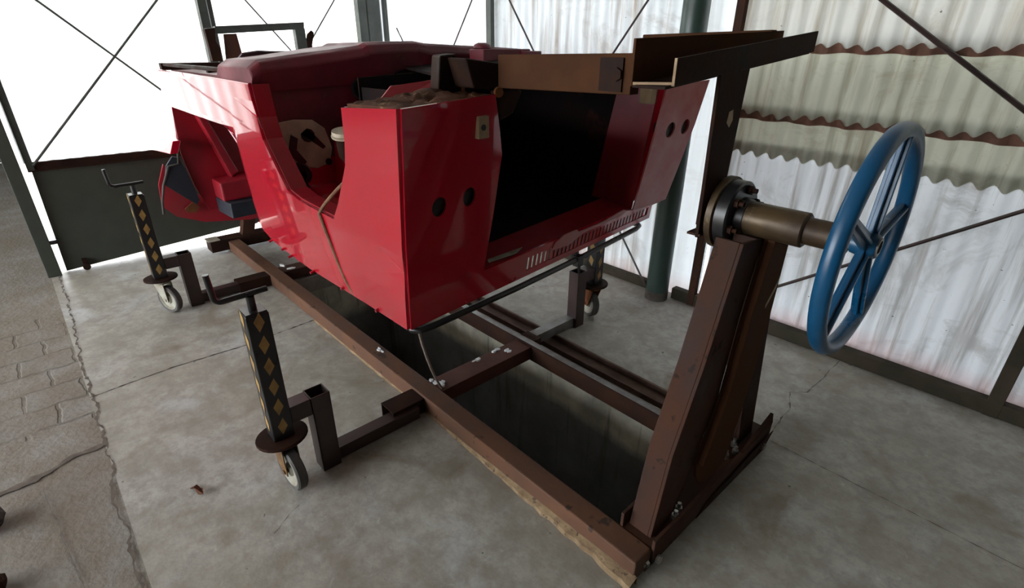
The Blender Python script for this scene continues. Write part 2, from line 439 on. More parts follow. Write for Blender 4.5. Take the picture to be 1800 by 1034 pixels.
corrugated(-1.86, -1.50, .0, 3.05, 3.150, .12, .006).build('corrugated_sheet', 'sheet_white', WR, loc=(-1.7, 3.13, 1))
corrugated(-1.50, 3.0, .0, 1.10, 3.162).build('corrugated_sheet', 'sheet_low', WR, loc=(.7, 3.13, .5))
corrugated(-1.50, 3.0, 1.03, 1.30, 3.148, jag=.014).build('corrugated_sheet', 'sheet_green', WR, loc=(.7, 3.13, 1.1))
corrugated(-1.50, 3.0, 1.23, 1.64, 3.128, top_tilt=.012).build('corrugated_sheet', 'sheet_green', WR, loc=(.7, 3.13, 1.4))
corrugated(-1.50, 3.0, 1.575, 3.05, 3.108, top_tilt=.02).build('corrugated_sheet', 'sheet_top', WR, loc=(.7, 3.13, 2.3))
# rusted laps: the curled lower edge of each upper sheet
for zz, y in ((1.235, 3.120), (1.58, 3.100)):
    n = 53*8; vs = []; fs = []
    for i in range(n+1):
        u = -1.5+4.5*i/n; d = .010*math.sin(2*math.pi*u/.085)
        for dz, dy in ((-.012+.004*math.sin(u*31), 0.0), (.018+.008*math.sin(u*17)+.012*math.sin(2*math.pi*u/.085), -.002)):
            vs.append((u, y+d+dy, zz+dz))
    for i in range(n): fs.append((2*i, 2*i+2, 2*i+3, 2*i+1))
    MB().add(vs, fs, 0, True).build('rusted_lap', 'rust_edge', WR, loc=(.7, 3.1, zz))
for x0, x1, m in ((-3.62, -3.56, 'frame_green'), (-1.535, -1.487, 'rust'), (.055, .115, 'brown_rail'), (1.5, 1.55, 'rust')):
    MB().bx(x0, x1, 3.06, 3.10, 0, 3.05).build('wall_post', m, WR, loc=((x0+x1)/2, 3.08, 0), bevel=.003)
MB().bx(-5.0, -1.8, 3.07, 3.12, .0, .06).build('sill_rail', 'brown_rail', WR, loc=(-3.4, 3.1, 0), bevel=.004)
MB().bx(-1.66, 3.0, 3.065, 3.12, 0, .078).build('sill_rail', 'brown_rail', WR, loc=(.7, 3.1, 0), bevel=.004)
def rod(p, q, r, parent, m='black_brown'):
    c = (Vector(p)+Vector(q))/2
    return MB().cyl(p, q, r, 8).build('brace_rod', m, parent, loc=c)
yr = 3.05
rod((-4.95, yr, 1.73), (-3.62, yr, .09), .006, WR); rod((-3.62, yr, 2.117), (-4.95, yr, .445), .006, WR)
rod((-3.56, yr, 2.19), (-1.86, yr, .03), .007, WR); rod((-1.80, yr, 2.22), (-3.50, yr, .03), .007, WR)
rod((-1.80, yr+.01, 2.437), (.06, yr+.01, 1.175), .011, WR); rod((-1.42, yr, .0), (.06, yr, 1.10), .009, WR)

# --- far wall with the big translucent door
DX = -5.0
D1 = sstruct('door_1', (DX, .7, 0))
def door_leaf(D, y0, y1, low):
    corrugated(y0, y1, .82, 3.0, DX-.02, per=.10, amp=.008, along='y').build('translucent_sheet', 'sheet_door', D, loc=(DX, (y0+y1)/2, 1.5))
    b = MB(); b.prism([(DX, y0+.012, low[0]), (DX, y1, low[1]), (DX, y1, .79), (DX, y0+.03, .77)], (-.03, 0, 0))
    b.build('lower_panel', 'olive', D, loc=(DX, (y0+y1)/2, .4))
    b = MB(); b.bx(DX-.02, DX+.025, y0+.01, y1, .765, .775); b.bx(DX-.03, DX+.01, y0+.01, y1, .775, .825)
    b.build('mid_rail', 'rust_dark', D, loc=(DX, (y0+y1)/2, .8))
door_leaf(D1, .0, 1.37, (.012, .095))
MB().bx(DX-.03, DX+.02, .01, .05, .0125+.76, 3.0).build('stile', 'frame_green', D1, loc=(DX, .03, 1.5))
MB().bx(DX-.03, DX+.05, 1.325, 1.385, .10, 3.0).build('stile', 'frame_green', D1, loc=(DX, 1.36, 1.5))
rod((DX+.03, .05, .81), (DX+.03, 1.34, 2.16), .008, D1, 'frame_green'); rod((DX+.03, .03, 2.18), (DX+.03, 1.33, .87), .008, D1, 'frame_green')
b = MB(); b.bx(DX+.001, DX+.03, .12, .15, .03, .085); b.cyl((DX+.02, .135, .0255), (DX+.05, .135, .0255), .025, 12)
b.build('roller', 'rust_dark', D1, loc=(DX+.02, .135, .04))
b = MB(); b.bx(DX-.03, DX+.02, -.03, .03, .235, .265); b.build('latch', 'black', D1, loc=(DX, 0, .25))
D2 = sstruct('door_2', (DX, 2.0, 0))
door_leaf(D2, 1.39, 2.66, (.095, .09))
MB().bx(DX-.03, DX+.04, 1.395, 1.425, .10, 3.0).build('stile', 'frame_green', D2, loc=(DX, 1.41, 1.5))
rod((DX+.03, 1.42, 2.22), (DX+.03, 2.64, .75), .007, D2, 'frame_green'); rod((DX+.03, 2.64, 2.18), (DX+.03, 1.42, .67), .007, D2, 'frame_green')
# frame posts
MB().bx(DX-.05, DX+.05, -.105, -.022, 0, 3.05).build('trim_1', 'olive', bevel=.004, loc=(DX, -.06, 0))['kind'] = 'structure'
MB().bx(DX-.04, DX+.05, 2.66, 2.74, 0, 3.05).build('trim_2', 'frame_green', bevel=.004, loc=(DX, 2.7, 0))['kind'] = 'structure'
MB().bx(DX-.05, DX+.04, 2.74, 2.90, 0, 3.05).build('trim_3', 'frame_green', bevel=.02, loc=(DX, 2.82, 0))['kind'] = 'structure'
MB().bx(DX-.03, DX+.02, 2.95, 2.98, 0, 3.05).build('trim_4', 'frame_green', loc=(DX, 2.97, 0))['kind'] = 'structure'
struct(corrugated(2.88, 3.15, 0, 3.05, DX-.04, .1, .008, 'y'), 'wall_far', 'sheet_white')
# adjoining bay, roof and closed end of the shed
struct(MB().bx(-10.6, DX-.05, -.09, -.06, 0, 3.1), 'wall_bay', 'shed')
struct(MB().bx(-10.7, -10.6, -5.0, -.06, 0, 3.1), 'wall_back', 'shed')
struct(MB().bx(3.0, 3.1, -5.0, 3.2, 0, 3.1), 'wall_near', 'shed')
b = MB(); b.bx(-1.0, 3.1, -5.1, -5.0, 0, 3.1); b.bx(-10.7, -7.5, -5.1, -5.0, 0, 3.1)
struct(b, 'wall_left', 'shed')
b = MB(); b.bx(-5.06, 3.1, -5.0, 3.25, 3.06, 3.14); b.bx(-10.7, -5.06, -5.0, -.06, 3.06, 3.14)
M['roof'] = paint('roof_sheet_underside', (.42, .42, .41), (.34, .33, .31), rough=.6, scale=2)
struct(b, 'ceiling', 'roof')

# green round column
c = thing('steel_column', 'dark green round steel column standing in front of the corrugated right wall', 'column', (-1.735, 3.0, 0))
MB().cyl((-1.735, 3.0, 0.06), (-1.735, 3.0, 3.06), .075, 32).build('shaft', 'green_col', c, loc=(-1.735, 3.0, 0))
M['col_base'] = paint('chipped_column_foot', (.10, .10, .08), (.07, .05, .04), rough=.7, scale=18)
tag(MB().cyl((-1.735, 3.0, 0.0), (-1.735, 3.0, .06), .077, 32).build('foot', 'col_base', c, loc=(-1.735, 3.0, 0)), 'chipped grey foot')

# ================================================================== ROTISSERIE
R = thing('rotisserie_stand', 'long rusty steel car rotisserie frame lying across the pit, with blue handwheel', 'car rotisserie', (-.6, 1.5, 0))
AX_Y, AX_Z = 1.62, 1.115
def rpart(mb, name, mat, **kw): return mb.build(name, mat, R, **kw)
# near rail: square section; far rail gets a pale grey top face
b = MB(); b.bx(-4.72, -.56, 1.075, 1.165, .004, .093)
rpart(b, 'rail', 'rust_rail', bevel=.006, loc=(-2.6, 1.12, .05))
b = MB(); b.bx(-4.72, -.70, 1.772, 1.778, .0, .10); b.bx(-4.72, -.70, 1.772, 1.81, .094, .10); b.bx(-4.72, -.70, 1.778, 1.81, .0, .006)
fr = rpart(b, 'rail', ['rust_dark'], bevel=.002, loc=(-2.6, 1.79, .05))
tag(MB().bx(-4.70, -.72, 1.7725, 1.809, .1003, .1012).build('pale_top', 'mill', fr, loc=(-2.6, 1.79, .1)), 'pale grey top face')
# cross beams
for x, m in ((-1.80, 'rust_red'), (-3.755, 'rust')):
    rpart(MB().bx(x-.06, x+.06, 1.166, 1.771, .012, .088), 'cross_beam', m, bevel=.003, loc=(x, 1.47, .05))
    b = MB(); z1 = .083
    for (ax0, ax1, az0, az1) in ((x-.065, x+.045, z1-.005, z1), (x-.065, x-.058, .006, z1), (x+.038, x+.045, .006, z1)):
        b.bx(ax0, ax1, .905 if x > -2 else .86, 1.074, az0, az1)
    rpart(b, 'sleeve', 'rust_dark', bevel=.002, loc=(x, 1, .05))
b = MB(); b.bx(-1.90, -1.79, 1.811, 1.90, .07, .077); b.bx(-1.90, -1.893, 1.811, 1.90, .004, .07); b.bx(-1.797, -1.79, 1.811, 1.90, .004, .07)
rpart(b, 'sleeve', 'rust', bevel=.002, loc=(-1.85, 1.86, .05))
# paint spatter on the rails
b = MB()
for (x, y, z, dx, dy) in ((-2.26, 1.13, .094, .03, .012), (-1.83, 1.175, .089, .03, .02), (-1.78, 1.20, .089, .03, .022), (-1.85, 1.60, .0885, .02, .03),
                          (-1.80, 1.64, .0885, .02, .03), (-1.84, 1.45, .0885, .012, .035), (-3.80, 1.20, .0885, .05, .02), (-3.73, 1.23, .0885, .02, .05)):
    for k in range(3):
        ox, oy = random.uniform(-.6, .6)*dx, random.uniform(-.6, .6)*dy
        n = 9; ring = [(x+ox+dx*.6*math.cos(2*math.pi*i/n)*random.uniform(.5, 1), y+oy+dy*.6*math.sin(2*math.pi*i/n)*random.uniform(.5, 1), z) for i in range(n)]
        b.prism(ring, (0, 0, .004+.002*k))
    tag(rpart(b, 'paint_spatter', 'white_mark', loc=(x, y, z)), 'white paint spatter'); b = MB()
# base beam of the near A-frame: H section lying on its side
b = MB()
b.bx(-.562, -.55, 1.165, 2.06, .02, .128); b.bx(-.69, -.678, 1.165, 2.06, .02, .15); b.bx(-.678, -.562, 1.165, 2.06, .078, .09)
rpart(b, 'base_beam', 'rust', bevel=.002, loc=(-.62, 1.6, .08))
# the curled strip at the far end of the flange
b = MB(); b.prism([(-.549, 1.78, .128), (-.549, 2.06, .128), (-.553, 2.05, .18)], (-.012, 0, 0))
b.prism([(-.548, 1.45, .02), (-.548, 2.02, .0), (-.535, 2.05, .10), (-.543, 1.5, .06)], (-.003, 0, 0))
rpart(b, 'torn_flange', 'rust_dark', loc=(-.55, 1.9, .1))
bolts([(p, (0, 0, 1), .013, .02, .018) for p in ((-.575, 1.33, .09), (-.60, 1.295, .09), (-.585, 1.37, .09), (-.60, 1.75, .09), (-.585, 1.80, .09), (-.61, 1.84, .09))], 'bolt', R)
bolts([(p, (0, -1, 0), .015, .014, .01) for p in ((-.70, 1.16, .045), (-.565, 1.155, .03))], 'bolt', R)
bolts([((-.548, 1.19, .035), (1, 0, 0), .015, .014, 0), ((-.548, 1.98, .05), (1, 0, 0), .016, .016, 0)], 'bolt', R)
# legs
def plate_leg(left, right, x, depth, m, name='leg'):
    b = MB(); th = .012; q = left+right[::-1]
    b.prism([(x, y, z) for y, z in q], (-th, 0, 0))
    fl_ = left+[(y+th, z) for y, z in left[::-1]]
    b.prism([(x-th, y, z) for y, z in fl_], (-depth, 0, 0))
    fl_ = right+[(y-th, z) for y, z in right[::-1]]
    b.prism([(x-th, y, z) for y, z in fl_], (-depth, 0, 0))
    return rpart(b, name, m, bevel=.002, loc=(x, sum(p[0] for p in q)/len(q), .5))
plate_leg([(1.455, 1.085), (1.35, .70), (1.25, .415), (1.195, .09)], [(1.588, 1.07), (1.538, .81), (1.505, .507), (1.42, .31), (1.30, .09)], -.585, .075, 'rust')
plate_leg([(1.64, 1.06), (1.86, .09)], [(1.79, 1.06), (1.985, .09)], -.60, .07, 'rust_dark')
b = MB()
out = [(1.592, 1.07), (1.782, 1.07), (1.775, .80), (1.765, .62), (1.719, .349), (1.672, .165), (1.645, .142), (1.59, .13), (1.53, .135), (1.47, .165), (1.43, .22), (1.415, .29), (1.47, .45), (1.505, .55), (1.54, .82)]
b.prism([(-.572, y, z) for y, z in out], (-.012, 0, 0))
lf = [(1.592, 1.07), (1.54, .82), (1.505, .55), (1.47, .45), (1.415, .29)]
b.prism([(-.572, y, z) for y, z in lf+[(y+.012, z) for y, z in lf[::-1]]], (.022, 0, 0))
rpart(b, 'brace', 'rust_arm', bevel=.003, loc=(-.58, 1.6, .6))
b = MB(); b.prism([(-.5715, 1.70, .80), (-.5715, 1.757, .86), (-.5715, 1.770, .90), (-.5715, 1.735, .86), (-.5715, 1.695, .815)], (.002, 0, 0))
tag(rpart(b, 'paint_scrape', 'tan', loc=(-.57, 1.74, .85)), 'pale scraped patch')
# axle, collar and flanges
b = MB(); b.lathe([(0, .001), (0, .052), (.19, .052), (.195, .046), (.195, .001)], (-.675, AX_Y, AX_Z), (1, 0, 0), 40)
rpart(b, 'collar_tube', 'oily', loc=(-.58, AX_Y, AX_Z))
b = MB(); b.lathe([(0, .001), (0, .040), (.12, .040), (.12, .001)], (-.49, AX_Y, AX_Z), (1, 0, 0), 40)
b.bx(-.37, -.30, AX_Y-.016, AX_Y+.016, AX_Z-.016, AX_Z+.016)
rpart(b, 'axle', 'oily', loc=(-.43, AX_Y, AX_Z))
b = MB(); b.lathe([(0, .001), (0, .112), (.003, .116), (.022, .116), (.025, .112), (.025, .001)], (-.745, AX_Y, AX_Z), (1, 0, 0), 48)
rpart(b, 'flange', 'oily', loc=(-.73, AX_Y, AX_Z))
b = MB(); b.lathe([(0, .001), (0, .108), (.035, .108), (.04, .102), (.04, .06), (.065, .055), (.065, .001)], (-.718, AX_Y, AX_Z), (1, 0, 0), 48)
fl = rpart(b, 'flange', 'black', loc=(-.70, AX_Y, AX_Z))
bolts([((-.678, AX_Y+.082*math.cos(a), AX_Z+.082*math.sin(a)), (1, 0, 0), .014, .013, .015) for a in [math.radians(20+60*k) for k in range(6)]], 'rust_dark', fl)
# lifting arm between flange and head channel
b = MB()
b.prism([(-.762, 1.50, 1.05), (-.762, 1.60, 1.05), (-.762, 1.595, 1.54), (-.762, 1.475, 1.53)], (.012, 0, 0))
b.prism([(-.762, 1.59, 1.06), (-.762, 1.60, 1.06), (-.762, 1.60, 1.54), (-.762, 1.59, 1.54)], (-.05, 0, 0))
b.prism([(-.80, 1.59, 1.06), (-.80, 1.71, 1.13), (-.80, 1.735, 1.56), (-.80, 1.59, 1.54)], (.010, 0, 0))
arm = rpart(b, 'lifting_arm', 'rust_dark', bevel=.002, loc=(-.77, 1.6, 1.3))
b = MB(); b.prism([(-.7495, 1.555, 1.395), (-.7495, 1.575, 1.38), (-.7495, 1.59, 1.40), (-.7495, 1.583, 1.43), (-.7495, 1.56, 1.425)], (.001, 0, 0))
b.build('bare_patch', 'tan', arm, loc=(-.75, 1.57, 1.4))
rpart(MB().bx(-.79, -.745, 1.50, 1.62, 1.055, 1.062), 'stop_bar', 'rust', loc=(-.77, 1.55, 1.06))
# head channel (rolled about five degrees with the body)
tr = math.tan(math.radians(5.0))
def rolled(y, z, y0=1.25): return z+(y-y0)*tr
b = MB()
def ych(x0, x1, ya, yb, z0, z1):
    b.prism([(x0, ya, rolled(ya, z0)), (x0, yb, rolled(yb, z0)), (x0, yb, rolled(yb, z1)), (x0, ya, rolled(ya, z1))], (x1-x0, 0, 0))
ych(-.757, -.75, 1.245, 2.11, 1.508, 1.572); ych(-.855, -.757, 1.215, 2.09, 1.503, 1.511)
hc = rpart(b, 'head_channel', 'rust_dark', bevel=.0015, loc=(-.8, 1.6, 1.55))
b = MB(); b.prism([(-.856, 1.215, 1.503), (-.856, 2.09, 1.57), (-.856, 2.09, 1.649), (-.856, 1.215, 1.615)], (-.008, 0, 0))
rpart(b, 'back_plate', 'rust_arm', bevel=.0015, loc=(-.86, 1.6, 1.57))
b = MB()
b.prism([(-.853, 1.2135, 1.507), (-.75, 1.2435, 1.507), (-.75, 1.2435, 1.517), (-.853, 1.2135, 1.514)], (0, .002, 0))
b.prism([(-.757, 1.2425, 1.51), (-.750, 1.2425, 1.51), (-.750, 1.2425, 1.572), (-.757, 1.2425, 1.572)], (0, .002, 0))
tag(b.build('cut_edge', 'tan', hc, loc=(-.8, 1.22, 1.51)), 'bright sawn edge')
# the two longitudinal arms that carry the body
def larm(y, m):
    b = MB(); z0 = rolled(y, 1.475, 1.22); 
    b.prism([(-.86, y-.02, z0+.005), (-.86, y+.02, z0+.005), (-.86, y+.02, z0+.105), (-.86, y-.02, z0+.105)], (-.52, 0, -.012))
    rpart(b, 'carrier_arm', m, bevel=.003, loc=(-1.1, y, z0))
larm(1.235, 'rust_arm'); larm(2.02, 'rust_arm')
b = MB(); hexbolt(b, (-.90, 1.214, 1.53), (0, -1, 0), .017, .012); b.bx(-.96, -.885, 1.209, 1.2145, 1.487, 1.57)
rpart(b, 'clamp_plate', 'rust_dark', loc=(-.92, 1.21, 1.53))
# handwheel
H = MB()
prof = []
RR = .300
for k in range(20):
    a = 2*math.pi*k/20
    prof.append((-.325+.024*math.cos(a)*(1 if abs(math.cos(a)) < .9 else .95), RR+.021*math.sin(a)))
H.lathe(prof, (0, AX_Y, AX_Z), (1, 0, 0), 96, closed=True)
hw = rpart(H, 'handwheel', 'blue', loc=(-.325, AX_Y, AX_Z))
for k in range(5):
    a = math.radians(90-8+72*k)
    dy, dz = math.cos(a), math.sin(a)
    b = MB()
    t = Vector((0, -dz, dy)); d = Vector((0, dy, dz))
    p0 = Vector((-.325, AX_Y, AX_Z))+d*.03; p1 = Vector((-.325, AX_Y, AX_Z))+d*.288
    # tapering oval arm with a raised rib on its front face
    q0 = [p0-t*.024+Vector((-.006, 0, 0)), p0+t*.024+Vector((-.006, 0, 0)), p0+t*.024+Vector((.006, 0, 0)), p0-t*.024+Vector((.006, 0, 0))]
    q1 = [p1-t*.017+Vector((-.006, 0, 0)), p1+t*.017+Vector((-.006, 0, 0)), p1+t*.017+Vector((.006, 0, 0)), p1-t*.017+Vector((.006, 0, 0))]
    b.add(q0+q1, [(0, 1, 2, 3), (7, 6, 5, 4)]+[(i, (i+1) % 4, 4+(i+1) % 4, 4+i) for i in range(4)])
    b.beam(p0+Vector((.0, 0, 0)), p1, Vector((.034, 0, 0)), t*.010)
    b.build('spoke', 'blue', hw, loc=(p0+p1)/2, bevel=.002)
b = MB(); b.lathe([(-.035, .001), (-.035, .030), (-.012, .034), (.016, .034), (.026, .028), (.026, .018), (.020, .017), (.020, .001)], (-.325, AX_Y, AX_Z), (1, 0, 0), 32)
hb = b.build('hub', 'blue', hw, loc=(-.325, AX_Y, AX_Z))
b = MB(); b.bx(-.37, -.33, AX_Y-.018, AX_Y+.018, AX_Z-.018, AX_Z+.018)
tag(b.build('shaft_end', 'mill', hw, loc=(-.35, AX_Y, AX_Z)), 'bare grey shaft end')
b = MB(); b.lathe([(.0, .018), (.0, .026), (.004, .026), (.004, .018)], (-.299, AX_Y, AX_Z), (1, 0, 0), 24, closed=True)
tag(b.build('washer', 'mill', hw, loc=(-.30, AX_Y, AX_Z)), 'bare grey washer')
# far end stand
FX = -4.62
b = MB(); b.bx(FX-.16, FX-.02, .94, 2.05, .02, .11)
rpart(b, 'base_beam', 'rust_dark', bevel=.003, loc=(FX, 1.5, .06))
tag(rpart(MB().bx(FX-.15, FX-.03, .93, 1.02, .111, .117), 'pale_top', 'hub', loc=(FX-.09, .97, .11)), 'pale worn end')
for y0, y1 in ((1.25, 1.52), (1.97, 1.72)):
    b = MB(); b.prism([(FX-.13, y0-.05, .11), (FX-.13, y0+.05, .11), (FX-.13, y1+.05, 1.06), (FX-.13, y1-.05, 1.06)], (.08, 0, 0))
    rpart(b, 'leg', 'rust', bevel=.003, loc=(FX-.1, y0, .11))
b = MB(); b.lathe([(0, .001), (0, .052), (.16, .052), (.16, .10), (.20, .10), (.20, .001)], (FX-.17, AX_Y, AX_Z), (1, 0, 0), 32)
rpart(b, 'axle', 'oily', loc=(FX-.1, AX_Y, AX_Z))
b = MB(); b.prism([(FX+.03, 1.345, 1.10), (FX+.03, 1.66, 1.10), (FX+.03, 1.46, 1.48), (FX+.03, 1.445, 1.655), (FX+.03, 1.355, 1.65), (FX+.03, 1.335, 1.47)], (.012, 0, 0))
rpart(b, 'lifting_arm', 'rust_red', loc=(FX, 1.45, 1.3))
b = MB(); b.prism([(FX, 1.24, 1.645), (FX, 1.96, 1.695), (FX, 1.965, 1.745), (FX, 1.30, 1.70), (FX, 1.30, 1.69), (FX, 1.24, 1.685)], (.06, 0, 0))
b.prism([(FX, 1.885, 1.48), (FX, 1.965, 1.48), (FX, 1.965, 1.70), (FX, 1.885, 1.70)], (.06, 0, 0))
rpart(b, 'head_channel', 'frame_green', bevel=.004, loc=(FX, 1.6, 1.68))
b = MB(); b.prism([(FX+.02, 1.235, 1.47), (FX+.02, 1.30, 1.47), (FX+.02, 1.305, 1.56), (FX+.02, 1.285, 1.60), (FX+.02, 1.295, 1.69), (FX+.02, 1.225, 1.68)], (.05, 0, 0))
rpart(b, 'bracket', 'rust_dark', bevel=.003, loc=(FX, 1.27, 1.55))
b = MB()
b.prism([(FX+.02, 1.97, 1.48), (FX+.02, 2.03, 1.48), (FX+.02, 2.02, 1.58), (FX+.02, 2.05, 1.67), (FX+.02, 2.03, 1.69), (FX+.02, 1.99, 1.66), (FX+.02, 1.97, 1.60)], (.01, 0, 0))
rpart(b, 'bracket', 'rust_dark', bevel=.003, loc=(FX, 1.3, 1.55))

# ================================================================== JACK STANDS
def jack(x, y, s, ang, label, fork='rust_orange', grp='jack stands on casters round the frame'):
    """s=+1: frame lies toward +Y of the post"""
    J = thing('jack_stand', label, 'jack stand', (x, y, 0), grp)
    def jp(b, n, m, par=None, **kw): return b.build(n, m, par or J, loc=kw.pop('loc', (x, y, .2)), **kw)
    h = .0385
    b = MB(); b.bx(x-h, x+h, y-h, y+h, .245, .775)
    post = jp(b, 'post', 'black', bevel=.004)
    b = MB()
    for k in range(6):
        zc = .305+k*.088
        b.prism([(x+h+.0004, y-.004, zc-.036), (x+h+.0004, y+.018, zc-.004), (x+h+.0004, y+.006, zc+.036), (x+h+.0004, y-.017, zc+.004)], (.0012, 0, 0))
        zc += .012
        b.prism([(x-.018, y-h-.0004, zc-.006), (x+.006, y-h-.0004, zc-.036), (x+.018, y-h-.0004, zc+.006), (x-.006, y-h-.0004, zc+.036)], (0, -.0012, 0))
    tag(b.build('warning_diamonds', 'yellow', post, loc=(x, y, .5)), 'yellow warning diamonds')
    b = MB(); b.bx(x-h+.004, x+h-.004, y-h+.004, y+h-.004, .775, .781); b.cyl((x, y, .781), (x, y, .832), .014, 12)
    yy = y; 
    pts = [(x, yy+.058, .842)]+[(x, yy-.085, .838)]
    for k in range(1, 6):
        a = math.pi/2*k/5; pts.append((x, yy-.085-.022*math.sin(a), .838+.022*(1-math.cos(a))))
    pts.append((x, yy-.112, .94))
    b.tube(pts, .010, 10)
    jp(b, 'crank_handle', 'black', loc=(x, y, .8))
    b = MB(); n = 28
    out = [(x+.088*math.cos(2*math.pi*k/n)*(1 if math.cos(2*math.pi*k/n) > -.3 else .95), y+.095*math.sin(2*math.pi*k/n), .229) for k in range(n)]
    b.prism(out, (0, 0, .014))
    jp(b, 'base_plate', 'rust_dark', bevel=.003, loc=(x, y, .235))
    # caster
    ca, sa = math.cos(ang), math.sin(ang)
    axv = Vector((-sa, ca, 0)); trail = Vector((ca, sa, 0))
    wc = Vector((x, y, .092))+trail*.03
    b = MB(); b.cyl((x, y, .2), (x, y, .229), .042, 20)
    for q in (-1, 1):
        a0 = Vector((x, y, .205))+axv*q*.027
        p = [a0-trail*.045, a0+trail*.045, wc+axv*q*.027+trail*.02+Vector((0, 0, -.012)), wc+axv*q*.027-trail*.02+Vector((0, 0, -.012))]
        b.prism(p, axv*.004*q)
    b.cyl(wc-axv*.036, wc+axv*.036, .009, 10)
    jp(b, 'caster_fork', fork, loc=(x, y, .2))
    b = MB(); b.lathe([(-.018, .070), (-.020, .085), (-.014, .091), (.014, .091), (.020, .085), (.018, .070)], wc, axv, 36, closed=True)
    whl = jp(b, 'caster_wheel', 'rubber', loc=wc)
    b = MB(); b.lathe([(-.019, .001), (-.019, .025), (-.010, .03), (-.010, .060), (-.018, .066), (-.018, .071), (.018, .071), (.018, .066), (.010, .06), (.010, .03), (.019, .025), (.019, .001)], wc, axv, 32)
    b.build('wheel_hub', 'hub', whl, loc=wc)
    # outrigger: arm, leg and the channel that slides into the frame sleeve
    y1 = y+s*.155
    def Y(a, bq): return min(y+s*a, y+s*bq), max(y+s*a, y+s*bq)
    ya, yb = Y(h, .118)
    jp(MB().bx(x-.034, x+.034, ya, yb, .292, .365), 'outrigger_arm', 'black_brown', bevel=.003)
    ya, yb = Y(.118, .195)
    b = MB(); t = .005; x0, x1 = x-.037, x+.037
    b.bx(x0, x0+t, ya, yb, 0, .368); b.bx(x1-t, x1, ya, yb, 0, .368); b.bx(x0, x1, ya, ya+t, 0, .368); b.bx(x0, x1, yb-t, yb, 0, .368); b.bx(x0, x1, ya, yb, 0, .006)
    jp(b, 'outrigger_leg', 'black_brown', bevel=.0015)
    ya, yb = Y(.195, .60 if s > 0 else .585)
    b = MB(); b.bx(x-.045, x+.02, ya, yb, .060, .066); b.bx(x-.045, x-.038, ya, yb, .008, .06); b.bx(x+.013, x+.02, ya, yb, .008, .06)
    jp(b, 'slide_channel', 'black_brown' if s > 0 else 'mill', bevel=.0015, loc=(x, y+s*.4, .04))
    return J
jack(-1.752, .430, 1, math.radians(5), 'black jack stand with yellow diamonds and crank handle, nearest the camera', 'fork_worn')
jack(-3.765, .437, 1, math.radians(25), 'black jack stand with yellow diamonds in front of the olive door', 'hub')
jack(-1.855, 2.43, -1, math.radians(165), 'jack stand half hidden under the red body, beside the corrugated right wall')

# ================================================================== CAR BODY (hung upside down)
B = thing('car_body_shell', 'red open car body shell hanging upside down from the rusty rotisserie', 'car body', (-2.6, 1.63, 0))
def bpart(mb, name, mat, **kw): return mb.build(name, mat, B, **kw)
def ylean(z):
    pts = [(.60, .862), (.66, .856), (1.0, .832), (1.22, .822), (1.45, .811)]
    for (z0, y0), (z1, y1) in zip(pts[:-1], pts[1:]):
        if z <= z1: return y0+(y1-y0)*(z-z0)/(z1-z0)
    return pts[-1][1]
def xrear(z): return -1.335-.16*(1.436-z)
side = [(xrear(.668), .668), (xrear(.90), .90), (xrear(1.0), 1.0), (xrear(1.22), 1.22), (xrear(1.436), 1.436),
        (-1.50, 1.424), (-1.672, 1.412), (-1.69, 1.30), (-1.715, 1.22), (-1.79, 1.115), (-1.83, 1.06), (-1.899, .984),
        (-2.05, .986), (-2.217, .991), (-2.33, 1.011), (-2.41, 1.10), (-2.496, 1.209), (-2.515, 1.30), (-2.52, 1.436),
        (-3.0, 1.437), (-3.6, 1.434), (-4.245, 1.428), (-4.30, 1.33), (-4.365, 1.225), (-4.30, 1.212), (-4.22, 1.217), (-3.7, 1.219), (-3.14, 1.218),
        (-3.075, 1.195), (-3.03, 1.14), (-3.006, 1.075), (-2.985, .93), (-2.972, .80), (-2.945, .745), (-2.875, .70), (-2.75, .664), (-2.5, .648), (-2.293, .643), (-1.75, .663)]
def grid_split(mb, cuts):
    """cut a flat panel along horizontal heights so it can follow the lean and bulge"""
    bm = bmesh.new(); vs = [bm.verts.new(v) for v in mb.v]
    for f in mb.f: bm.faces.new([vs[i] for i in f])
    for (co, no) in cuts:
        bmesh.ops.bisect_plane(bm, geom=bm.verts[:]+bm.edges[:]+bm.faces[:], plane_co=co, plane_no=no)
    bm.verts.index_update(); out = MB()
    out.add([tuple(v.co) for v in bm.verts], [tuple(v.index for v in f.verts) for f in bm.faces]); bm.free(); return out
p = filled([side], lambda a, c: (a, 0, c))
cuts = [((0, 0, z), (0, 0, 1)) for z in (.70, .80, .90, .97, .999, 1.06, 1.14, 1.222, 1.236, 1.30, 1.37, 1.41)]
cuts += [((x, 0, 0), (1, 0, 0)) for x in (-2.86, -2.885, -2.905, -2.925, -2.945, -2.96, -2.975, -2.99, -3.1, -3.3, -3.6, -3.9, -4.1)]
p = grid_split(p, cuts)
def side_y(x, z):
    y = ylean(z)
    if z > .999: pass
    # rounded roll-in of the pillar edge toward the door opening, shallow taper to the nose
    if x < -2.86 and z < 1.222: y += .045*min(1, ((-2.86-x)/.14))**2
    if x < -3.0 and z >= 1.21: y += .010*((-3.0-x)/1.3)**2
    if x < -2.62 and z >= 1.222: y += .0
    return y
p.v = [(x, side_y(x, z), z) for (x, y, z) in p.v]
sp = bpart(p, 'side_panel', 'red', solid=.012, loc=(-2.6, .83, 1.05))
sp.modifiers['solid'].offset = 1
